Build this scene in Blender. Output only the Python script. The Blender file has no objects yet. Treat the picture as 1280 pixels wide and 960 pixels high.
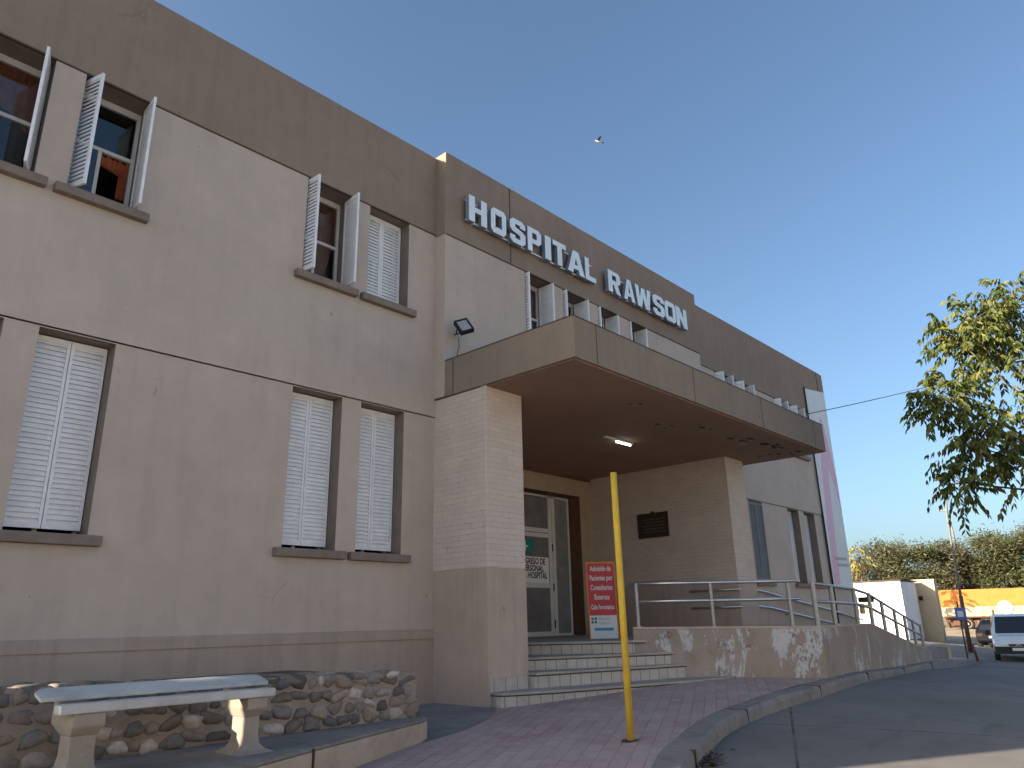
import bpy, bmesh, math, random
import numpy as np
from mathutils import Vector, Matrix
random.seed(7)
C = bpy.context.scene.collection
SC = bpy.context.scene
RAD = math.radians

# ------------------------------------------------------------------ camera, sky, sun, exposure
cam_d = bpy.data.cameras.new('camera'); cam = bpy.data.objects.new('camera', cam_d); C.objects.link(cam)
cam_d.sensor_width = 36; cam_d.lens = 930.781/1280*36; cam_d.clip_start = .05; cam_d.clip_end = 3000
def cam_axes(yaw, pit, rol):
    fw = Vector((math.sin(yaw)*math.cos(pit), math.cos(yaw)*math.cos(pit), math.sin(pit)))
    r = Vector((math.cos(yaw), -math.sin(yaw), 0)); u = r.cross(fw)
    return r*math.cos(rol)+u*math.sin(rol), -r*math.sin(rol)+u*math.cos(rol), fw
_r, _u, _f = cam_axes(RAD(47.47527), RAD(17.75823), RAD(-1.23937))
cam.matrix_world = Matrix(((_r.x, _u.x, -_f.x, 0), (_r.y, _u.y, -_f.y, 0), (_r.z, _u.z, -_f.z, 0), (0, 0, 0, 1)))
SC.camera = cam

SUN_AZ = RAD(-64.0)      # clockwise from +Y
SUN_EL = RAD(18.0)
world = bpy.data.worlds.new('World'); SC.world = world; world.use_nodes = True
wn = world.node_tree.nodes; sky = wn.new('ShaderNodeTexSky')
sky.sky_type = 'NISHITA'; sky.sun_disc = False; sky.sun_elevation = SUN_EL; sky.sun_rotation = SUN_AZ
sky.air_density = 0.85; sky.dust_density = 3.0; sky.ozone_density = 2.4
tint = wn.new('ShaderNodeMix'); tint.data_type = 'RGBA'; tint.blend_type = 'MULTIPLY'; tint.inputs[0].default_value = 1; tint.inputs[7].default_value = (.95, 1.0, .98, 1)
world.node_tree.links.new(sky.outputs[0], tint.inputs[6]); world.node_tree.links.new(tint.outputs[2], wn['Background'].inputs[0]); wn['Background'].inputs[1].default_value = 0.070
sun_d = bpy.data.lights.new('sun', 'SUN'); sun = bpy.data.objects.new('sun', sun_d); C.objects.link(sun)
sun_d.energy = 4.2; sun_d.angle = RAD(.5); sun_d.color = (1, .86, .66)
to_sun = Vector((math.sin(SUN_AZ)*math.cos(SUN_EL), math.cos(SUN_AZ)*math.cos(SUN_EL), math.sin(SUN_EL)))
sun.rotation_euler = to_sun.to_track_quat('Z', 'Y').to_euler(); sun.location = to_sun*80
SC.view_settings.view_transform = 'Standard'; SC.view_settings.look = 'None'
SC.view_settings.gamma = 1; SC.view_settings.use_curve_mapping = False
SC.view_settings.exposure = 1.92
SC.cycles.max_bounces = 8; SC.cycles.transparent_max_bounces = 16

# ------------------------------------------------------------------ helpers
WLOC = {}
class MB:
    def __init__(s): s.v = []; s.f = []; s.m = []
    def add(s, vs, fs, m=0):
        o = len(s.v); s.v += [tuple(v) for v in vs]
        for f in fs: s.f.append(tuple(o+i for i in f)); s.m.append(m)
    def quad(s, a, b, c, d, m=0): s.add((a, b, c, d), ((0, 1, 2, 3),), m)
    def box(s, x0, x1, y0, y1, z0, z1, m=0):
        s.add(((x0,y0,z0),(x1,y0,z0),(x1,y1,z0),(x0,y1,z0),(x0,y0,z1),(x1,y0,z1),(x1,y1,z1),(x0,y1,z1)),
              ((0,3,2,1),(4,5,6,7),(0,1,5,4),(1,2,6,5),(2,3,7,6),(3,0,4,7)), m)
    def obox(s, c, a, b, d, ha, hb, hd, m=0):       # centre, three axes, half sizes
        c = Vector(c); a = Vector(a).normalized()*ha; b = Vector(b).normalized()*hb; d = Vector(d).normalized()*hd
        vs = [c+sa*a+sb*b+sd*d for sd in (-1,1) for sa, sb in ((-1,-1),(1,-1),(1,1),(-1,1))]
        s.add(vs, ((0,3,2,1),(4,5,6,7),(0,1,5,4),(1,2,6,5),(2,3,7,6),(3,0,4,7)), m)
    def prism(s, poly, z0, z1, m=0, mtop=None):     # z0, z1: numbers or lists
        n = len(poly); a = z0 if isinstance(z0, (list, tuple)) else [z0]*n; b = z1 if isinstance(z1, (list, tuple)) else [z1]*n
        vs = [(p[0], p[1], a[i]) for i, p in enumerate(poly)]+[(p[0], p[1], b[i]) for i, p in enumerate(poly)]
        s.add(vs, [tuple(range(n-1, -1, -1))]+[(i, (i+1) % n, n+(i+1) % n, n+i) for i in range(n)], m)
        s.add(vs[n:], [tuple(range(n))], m if mtop is None else mtop)
    def tube(s, pts, r, n=10, m=0, caps=True):
        pts = [Vector(p) for p in pts]; rs = r if isinstance(r, (list, tuple)) else [r]*len(pts)
        o = len(s.v); prev = None
        for i, p in enumerate(pts):
            t = (pts[min(i+1, len(pts)-1)]-pts[max(i-1, 0)]).normalized()
            if prev is None: a = t.orthogonal().normalized()
            else:
                a = prev - t*prev.dot(t)
                a = a.normalized() if a.length > 1e-6 else t.orthogonal().normalized()
            prev = a; b = t.cross(a)
            for k in range(n):
                g = 2*math.pi*k/n; s.v.append(tuple(p+(a*math.cos(g)+b*math.sin(g))*rs[i]))
        for i in range(len(pts)-1):
            for k in range(n):
                s.f.append((o+i*n+k, o+i*n+(k+1) % n, o+(i+1)*n+(k+1) % n, o+(i+1)*n+k)); s.m.append(m)
        if caps:
            s.f.append(tuple(o+k for k in range(n-1, -1, -1))); s.m.append(m)
            s.f.append(tuple(o+(len(pts)-1)*n+k for k in range(n))); s.m.append(m)
    def lathe(s, c, axis, prof, n=24, m=0):         # prof: (radius, distance along axis)
        ax = Vector(axis).normalized(); a = ax.orthogonal().normalized(); b = ax.cross(a); o = len(s.v); c = Vector(c)
        for r, h in prof:
            for k in range(n):
                g = 2*math.pi*k/n; s.v.append(tuple(c+ax*h+(a*math.cos(g)+b*math.sin(g))*r))
        for i in range(len(prof)-1):
            for k in range(n):
                s.f.append((o+i*n+k, o+i*n+(k+1) % n, o+(i+1)*n+(k+1) % n, o+(i+1)*n+k)); s.m.append(m)
        s.f.append(tuple(o+k for k in range(n-1, -1, -1))); s.m.append(m)
        s.f.append(tuple(o+(len(prof)-1)*n+k for k in range(n))); s.m.append(m)
    def outline(s, loops, fn, depth, m=0):          # 2D loops (outer + holes) -> extruded shape; fn maps (u,v,w) to 3D
        bm = bmesh.new(); es = []
        for lp in loops:
            vv = [bm.verts.new((p[0], p[1], 0)) for p in lp]
            for i in range(len(vv)): es.append(bm.edges.new((vv[i], vv[(i+1) % len(vv)])))
        bmesh.ops.triangle_fill(bm, use_beauty=True, use_dissolve=False, edges=es)
        bm.verts.index_update(); bm.verts.ensure_lookup_table()
        base = [(v.co.x, v.co.y) for v in bm.verts]; n = len(base)
        fs = [tuple(v.index for v in f.verts) for f in bm.faces]
        vs = [fn(u, v, 0) for u, v in base]+[fn(u, v, depth) for u, v in base]
        ff = list(fs)+[tuple(n+i for i in reversed(f)) for f in fs]
        k = 0
        for lp in loops:
            L = len(lp)
            for i in range(L): ff.append((k+i, n+k+i, n+k+(i+1) % L, k+(i+1) % L))
            k += L
        s.add(vs, ff, m); bm.free()
    def text(s, body, size, fn, m=0, align='CENTER', sx=1, bold=0):     # fn maps (u,v) to 3D
        cu = bpy.data.curves.new('lettering', 'FONT'); cu.body = body; cu.size = size; cu.align_x = align; cu.offset = bold; cu.resolution_u = 3
        o = bpy.data.objects.new('lettering', cu); C.objects.link(o)
        bpy.context.view_layer.update()
        me = bpy.data.meshes.new_from_object(o.evaluated_get(bpy.context.evaluated_depsgraph_get()))
        s.add([fn(v.co.x*sx, v.co.y) for v in me.vertices], [tuple(p.vertices) for p in me.polygons], m)
        bpy.data.objects.remove(o); bpy.data.curves.remove(cu); bpy.data.meshes.remove(me)
    def build(s, name, mats, parent=None, smooth=False, bevel=0, recalc=True, loc=None):
        me = bpy.data.meshes.new(name)
        base = Vector(WLOC.get(parent.name, (0, 0, 0))) if parent else Vector(loc or (0, 0, 0))
        V = np.array(s.v, dtype=float).reshape(-1, 3) - np.array(base)
        me.from_pydata(V.tolist(), [], s.f)
        if not isinstance(mats, (list, tuple)): mats = [mats]
        for m in mats: me.materials.append(m)
        if len(mats) > 1: me.polygons.foreach_set('material_index', s.m)
        if recalc:
            bm = bmesh.new(); bm.from_mesh(me); bmesh.ops.recalc_face_normals(bm, faces=bm.faces); bm.to_mesh(me); bm.free()
        if smooth: me.polygons.foreach_set('use_smooth', [True]*len(me.polygons))
        o = bpy.data.objects.new(name, me); C.objects.link(o)
        if parent: o.parent = parent; WLOC[o.name] = tuple(base)
        else: o.location = base; WLOC[o.name] = tuple(base)
        if bevel:
            b = o.modifiers.new('bevel', 'BEVEL'); b.width = bevel; b.segments = 2; b.limit_method = 'ANGLE'; b.angle_limit = RAD(40)
        return o
def tag(o, label=None, cat=None, group=None, kind=None):
    if label: o['label'] = label
    if cat: o['category'] = cat
    if group: o['group'] = group
    if kind: o['kind'] = kind
    return o
def thing(name, loc, label, cat, group=None):
    o = bpy.data.objects.new(name, None); C.objects.link(o); o.location = loc; o.empty_display_size = .2
    WLOC[o.name] = tuple(loc); return tag(o, label, cat, group)

# ------------------------------------------------------------------ materials
class NT:
    def __init__(s, name):
        s.mat = bpy.data.materials.new(name); s.mat.use_nodes = True; s.t = s.mat.node_tree; s.n = s.t.nodes
        s.b = s.n['Principled BSDF']; s.tc = s.n.new('ShaderNodeTexCoord')
    def l(s, a, b): s.t.links.new(a, b)
    def mapping(s, scale=(1,1,1), rot=(0,0,0), src='Object', vec=None):
        m = s.n.new('ShaderNodeMapping'); m.inputs['Scale'].default_value = scale; m.inputs['Rotation'].default_value = rot
        s.l(vec or s.tc.outputs[src], m.inputs[0]); return m.outputs[0]
    def noise(s, scale, vec=None, detail=5, rough=.6, dist=0):
        n = s.n.new('ShaderNodeTexNoise'); n.inputs['Scale'].default_value = scale; n.inputs['Detail'].default_value = detail
        n.inputs['Roughness'].default_value = rough; n.inputs['Distortion'].default_value = dist
        s.l(vec or s.tc.outputs['Object'], n.inputs['Vector']); return n.outputs['Fac']
    def ramp(s, fac, stops):
        r = s.n.new('ShaderNodeValToRGB'); e = r.color_ramp.elements
        while len(e) < len(stops): e.new(.5)
        for i, (p, c) in enumerate(stops):
            e[i].position = p; e[i].color = (*(c if isinstance(c, (tuple, list)) else (c, c, c)), 1)
        s.l(fac, r.inputs[0]); return r.outputs[0]
    def mix(s, fac, a, b, mode='MIX'):
        m = s.n.new('ShaderNodeMix'); m.data_type = 'RGBA'; m.blend_type = mode
        for i, v in ((0, fac), (6, a), (7, b)):
            if isinstance(v, (int, float)): m.inputs[i].default_value = v
            elif isinstance(v, (tuple, list)): m.inputs[i].default_value = (*v, 1)
            else: s.l(v, m.inputs[i])
        return m.outputs[2]
    def math(s, op, a, b=None):
        m = s.n.new('ShaderNodeMath'); m.operation = op
        for i, v in enumerate((a, b)):
            if v is None: continue
            if isinstance(v, (int, float)): m.inputs[i].default_value = v
            else: s.l(v, m.inputs[i])
        return m.outputs[0]
    def xyz(s, vec=None):
        m = s.n.new('ShaderNodeSeparateXYZ'); s.l(vec or s.tc.outputs['Object'], m.inputs[0]); return m.outputs
    def bump(s, h, strength=.3, dist=.02, prev=None):
        b = s.n.new('ShaderNodeBump'); b.inputs['Strength'].default_value = strength; b.inputs['Distance'].default_value = dist
        s.l(h, b.inputs['Height'])
        if prev: s.l(prev, b.inputs['Normal'])
        return b.outputs[0]
    def done(s, col=None, rough=None, normal=None, metal=0, spec=.3):
        if col is not None:
            if isinstance(col, (tuple, list)): s.b.inputs['Base Color'].default_value = (*col, 1)
            else: s.l(col, s.b.inputs['Base Color'])
        if rough is not None:
            if isinstance(rough, (int, float)): s.b.inputs['Roughness'].default_value = rough
            else: s.l(rough, s.b.inputs['Roughness'])
        if normal is not None: s.l(normal, s.b.inputs['Normal'])
        s.b.inputs['Metallic'].default_value = metal; s.b.inputs['Specular IOR Level'].default_value = spec
        return s.mat
def k(c, f): return tuple(min(1, x*f) for x in c)

def simple(name, c, rough=.6, var=.12, scale=4, bump=.15, bscale=60, metal=0, spec=.3):
    t = NT(name); n = t.noise(scale)
    col = t.ramp(n, [(.3, k(c, 1-var)), (.7, k(c, 1+var))])
    return t.done(col, rough, t.bump(t.noise(bscale), bump, .004), metal, spec)

def plaster(name, c, stain=.16, cracks=True, patchy=.08):
    t = NT(name)
    big = t.noise(.55, detail=6, rough=.55); mid = t.noise(3.2, detail=6)
    col = t.ramp(big, [(.3, k(c, 1-patchy)), (.7, k(c, 1+patchy))])
    col = t.mix(.6, col, t.ramp(mid, [(.3, .9), (.7, 1.08)]), 'MULTIPLY')
    streak = t.noise(1.0, t.mapping((5.0, 5.0, .35)), detail=7, rough=.7)
    col = t.mix(t.ramp(streak, [(.48, 0), (.75, stain)]), col, k(c, .45))
    spots = t.noise(9, t.mapping((1, 1, .8)), detail=3, rough=.4)
    col = t.mix(t.ramp(spots, [(.76, 0), (.775, .4)]), col, k(c, 1.35))
    spots2 = t.noise(6.3, t.mapping((1.3, 1, .9), (0, .5, .3)), detail=2, rough=.4)
    col = t.mix(t.ramp(spots2, [(.775, 0), (.79, .5)]), col, k(c, .5))
    nb = t.bump(t.noise(120, detail=3), .25, .003)
    nb = t.bump(t.noise(2.2, detail=3), .25, .02, nb)
    if cracks:
        v = t.n.new('ShaderNodeTexVoronoi'); v.feature = 'DISTANCE_TO_EDGE'; v.inputs['Scale'].default_value = .42
        nz = t.n.new('ShaderNodeTexNoise'); nz.inputs['Scale'].default_value = 2.2; nz.inputs['Detail'].default_value = 6
        t.l(t.tc.outputs['Object'], nz.inputs['Vector'])
        ad = t.n.new('ShaderNodeMix'); ad.data_type = 'VECTOR'; ad.inputs[0].default_value = .16
        t.l(t.tc.outputs['Object'], ad.inputs[4]); t.l(nz.outputs['Color'], ad.inputs[5]); t.l(ad.outputs[1], v.inputs['Vector'])
        line = t.ramp(v.outputs['Distance'], [(0, 1), (.0028, 0)])
        msk = t.ramp(t.noise(.8, t.mapping((1, 1, 1), (0, 0, 1)), detail=2), [(.61, 0), (.67, .3)])
        col = t.mix(t.mix(1.0, line, msk, 'MULTIPLY'), col, k(c, .4))
    return t.done(col, .85, nb, spec=.2)

def brick_paint(name, c):
    t = NT(name); x, y, z = t.xyz()
    cb = t.n.new('ShaderNodeCombineXYZ'); t.l(t.math('ADD', x, y), cb.inputs[0]); t.l(z, cb.inputs[1])
    b = t.n.new('ShaderNodeTexBrick'); t.l(cb.outputs[0], b.inputs['Vector'])
    b.inputs['Scale'].default_value = 1; b.inputs['Brick Width'].default_value = .26; b.inputs['Row Height'].default_value = .082
    b.inputs['Mortar Size'].default_value = .006; b.inputs['Mortar Smooth'].default_value = .6
    b.inputs['Color1'].default_value = (*k(c, .96), 1); b.inputs['Color2'].default_value = (*k(c, 1.05), 1); b.inputs['Mortar'].default_value = (*k(c, .9), 1)
    gap = t.noise(7, detail=4)
    crack = t.mix(1.0, b.outputs['Fac'], t.ramp(gap, [(.56, 0), (.68, .7)]), 'MULTIPLY')
    col = t.mix(crack, b.outputs['Color'], k(c, .3))
    col = t.mix(.7, col, t.ramp(t.noise(1.3), [(.3, .88), (.7, 1.1)]), 'MULTIPLY')
    inv = t.math('SUBTRACT', 1.0, b.outputs['Fac'])
    nb = t.bump(t.math('ADD', inv, t.math('MULTIPLY', t.noise(30), .5)), .55, .012)
    return t.done(col, .75, nb, spec=.3)

def peeled(name, c):
    t = NT(name); x, y, z = t.xyz()
    base = t.ramp(t.noise(1.1), [(.3, k(c, .88)), (.7, k(c, 1.1))])
    drip = t.noise(1.5, t.mapping((2.0, 2.0, .9)), detail=9, rough=.66, dist=.6)
    blot = t.noise(1.15, t.mapping((1, 1, 1.2)), detail=2)
    m = t.math('ADD', t.math('MULTIPLY', drip, .75), t.math('MULTIPLY', blot, .5))
    mx_ = t.ramp(t.math('MULTIPLY', t.math('ABSOLUTE', t.math('ADD', x, 7.5)), .5), [(.3, 1), (.75, 0)])
    zz_ = t.ramp(t.math('ADD', z, .0), [(.3, .15), (.75, 1)])
    m = t.math('ADD', m, t.math('MULTIPLY', t.mix(1.0, mx_, zz_, 'MULTIPLY'), .11))
    w = t.ramp(m, [(.705, 0), (.725, .8)])
    fine = t.noise(26, t.mapping((1, 1, .5)), detail=5, rough=.75)
    col = t.mix(w, base, t.mix(t.ramp(t.math('ADD', fine, t.math('MULTIPLY', t.noise(3.2, detail=3), .5)), [(.62, 0), (.72, 1)]), (.15, .13, .12), (.52, .52, .53)))
    dirt = t.ramp(t.noise(2.6, t.mapping((1, 1, .7)), detail=6), [(.5, 0), (.75, .5)])
    col = t.mix(dirt, col, k(c, .55))
    red = t.ramp(t.noise(3.1, t.mapping((1, 1, 1), (1, 2, 0)), detail=6), [(.68, 0), (.7, .8)])
    col = t.mix(red, col, (.22, .10, .07))
    nb = t.bump(t.math('ADD', t.noise(70), w), .35, .006)
    return t.done(col, .85, nb, spec=.2)

def tile_mat(name, c, w=.2, h=.2):
    t = NT(name); x, y, z = t.xyz()
    cb = t.n.new('ShaderNodeCombineXYZ'); t.l(t.math('SUBTRACT', x, y), cb.inputs[0]); cb.inputs[1].default_value = 4.5
    b = t.n.new('ShaderNodeTexBrick'); b.offset = 0; t.l(cb.outputs[0], b.inputs['Vector'])
    b.inputs['Scale'].default_value = 1; b.inputs['Brick Width'].default_value = .24; b.inputs['Row Height'].default_value = 9
    b.inputs['Mortar Size'].default_value = .006; b.inputs['Mortar Smooth'].default_value = .2
    b.inputs['Color1'].default_value = (*k(c, .93), 1); b.inputs['Color2'].default_value = (*k(c, 1.05), 1); b.inputs['Mortar'].default_value = (.06, .05, .045, 1)
    col = t.mix(t.ramp(t.noise(6, detail=7, rough=.7), [(.5, 0), (.8, .6)]), b.outputs['Color'], (.16, .13, .11))
    return t.done(col, .45, t.bump(b.outputs['Fac'], -.4, .004), spec=.4)

def pavers(name):
    t = NT(name)
    m = t.mapping((1, 1, 1), (0, 0, RAD(-28)))
    b = t.n.new('ShaderNodeTexBrick'); t.l(m, b.inputs['Vector']); b.offset = .5
    b.inputs['Scale'].default_value = 1; b.inputs['Brick Width'].default_value = .3; b.inputs['Row Height'].default_value = .15
    b.inputs['Mortar Size'].default_value = .005; b.inputs['Mortar Smooth'].default_value = .3; b.inputs['Bias'].default_value = 0
    b.inputs['Color1'].default_value = (.35, .235, .22, 1); b.inputs['Color2'].default_value = (.42, .31, .29, 1); b.inputs['Mortar'].default_value = (.18, .13, .12, 1)
    col = t.mix(t.ramp(t.noise(.9, detail=6), [(.38, 0), (.7, .75)]), b.outputs['Color'], (.43, .36, .35))
    col = t.mix(t.ramp(t.noise(5, detail=7, rough=.7), [(.52, 0), (.8, .55)]), col, (.18, .135, .125))
    col = t.mix(t.ramp(t.noise(23, detail=2), [(.72, 0), (.74, .5)]), col, (.4, .38, .35))
    nb = t.bump(t.math('ADD', t.math('MULTIPLY', t.noise(60, detail=5), .4), t.math('SUBTRACT', 1.0, b.outputs['Fac'])), .5, .006)
    return t.done(col, .8, nb, spec=.25)

def ground_mat(name):
    t = NT(name); x, y, z = t.xyz()
    conc = t.ramp(t.noise(.35, detail=7, rough=.6), [(.3, (.14, .13, .126)), (.7, (.205, .19, .182))])
    conc = t.mix(t.ramp(t.noise(2.2, detail=8, rough=.7), [(.5, 0), (.8, .6)]), conc, (.085, .08, .08))
    conc = t.mix(t.ramp(t.noise(1.1, t.mapping((.5, 2.0, 1), (0, 0, .4)), detail=6), [(.6, 0), (.72, .45)]), conc, (.07, .065, .065))
    conc = t.mix(t.ramp(t.noise(60, detail=3), [(.62, 0), (.7, .35)]), conc, (.30, .29, .27))
    b = t.n.new('ShaderNodeTexBrick'); t.l(t.mapping((1, 1, 1), (0, 0, RAD(-24))), b.inputs['Vector']); b.offset = 0
    b.inputs['Scale'].default_value = 1; b.inputs['Brick Width'].default_value = 5.2; b.inputs['Row Height'].default_value = 4.1
    b.inputs['Mortar Size'].default_value = .016; b.inputs['Mortar Smooth'].default_value = .1
    jit = t.ramp(t.noise(3, detail=6), [(.35, .3), (.6, 1)])
    conc = t.mix(t.mix(1.0, b.outputs['Fac'], jit, 'MULTIPLY'), conc, (.05, .048, .045))
    dirt = t.ramp(t.noise(.5, detail=8, rough=.65), [(.3, (.27, .21, .145)), (.7, (.42, .34, .25))])
    far = t.ramp(t.math('ADD', t.math('MULTIPLY', x, .01), t.math('MULTIPLY', t.noise(.15), .05)), [(.51, 0), (.53, 1)])
    col = t.mix(far, conc, dirt)
    nb = t.bump(t.noise(45, detail=6), .35, .008)
    return t.done(col, .85, nb, spec=.25)

def concrete(name, c, dark=.5):
    t = NT(name)
    col = t.ramp(t.noise(1.6, detail=7), [(.3, k(c, .8)), (.7, k(c, 1.12))])
    col = t.mix(t.ramp(t.noise(5, detail=8, rough=.7), [(.5, 0), (.78, dark)]), col, k(c, .35))
    col = t.mix(t.ramp(t.noise(70, detail=2), [(.66, 0), (.7, .4)]), col, k(c, 1.5))
    return t.done(col, .88, t.bump(t.noise(50, detail=6), .5, .008), spec=.2)

def stone_mat(name):
    t = NT(name)
    g = t.n.new('ShaderNodeNewGeometry')
    col = t.ramp(g.outputs['Random Per Island'], [(0, (.09, .08, .075)), (.2, (.19, .155, .13)), (.38, (.12, .115, .12)), (.55, (.26, .20, .16)), (.7, (.17, .16, .15)), (.85, (.31, .26, .22)), (.97, (.46, .41, .37))])
    col = t.mix(.7, col, t.ramp(t.noise(16, detail=7, rough=.7), [(.3, .55), (.7, 1.35)]), 'MULTIPLY')
    return t.done(col, .75, t.bump(t.noise(28, detail=6), .5, .01), spec=.3)

def glass_mat(name, tint=(.8, .85, .85), ior=1.5):
    m = bpy.data.materials.new(name); m.use_nodes = True; t = m.node_tree; n = t.nodes; n.clear()
    o = n.new('ShaderNodeOutputMaterial'); tr = n.new('ShaderNodeBsdfTransparent'); tr.inputs[0].default_value = (*tint, 1)
    gl = n.new('ShaderNodeBsdfGlossy'); gl.inputs['Roughness'].default_value = .02
    lw = n.new('ShaderNodeLayerWeight'); pw = n.new('ShaderNodeMath'); pw.operation = 'POWER'; pw.inputs[1].default_value = 4
    ma = n.new('ShaderNodeMath'); ma.operation = 'MULTIPLY_ADD'; ma.inputs[1].default_value = .8; ma.inputs[2].default_value = .07; mx = n.new('ShaderNodeMixShader')
    t.links.new(lw.outputs['Facing'], pw.inputs[0]); t.links.new(pw.outputs[0], ma.inputs[0]); t.links.new(ma.outputs[0], mx.inputs[0]); t.links.new(tr.outputs[0], mx.inputs[1]); t.links.new(gl.outputs[0], mx.inputs[2]); t.links.new(mx.outputs[0], o.inputs[0])
    return m
def leaf_mat(name, stops, trans=.3):
    t = NT(name); g = t.n.new('ShaderNodeNewGeometry')
    col = t.ramp(g.outputs['Random Per Island'], stops)
    t.done(col, .5, None, spec=.35)
    tl = t.n.new('ShaderNodeBsdfTranslucent'); t.l(col, tl.inputs[0])
    mx = t.n.new('ShaderNodeMixShader'); mx.inputs[0].default_value = trans
    t.l(t.b.outputs[0], mx.inputs[1]); t.l(tl.outputs[0], mx.inputs[2]); t.l(mx.outputs[0], t.n['Material Output'].inputs[0])
    return t.mat
def emit(name, c, s):
    m = bpy.data.materials.new(name); m.use_nodes = True; b = m.node_tree.nodes['Principled BSDF']
    b.inputs['Base Color'].default_value = (*c, 1); b.inputs['Emission Color'].default_value = (*c, 1); b.inputs['Emission Strength'].default_value = s
    return m

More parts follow.
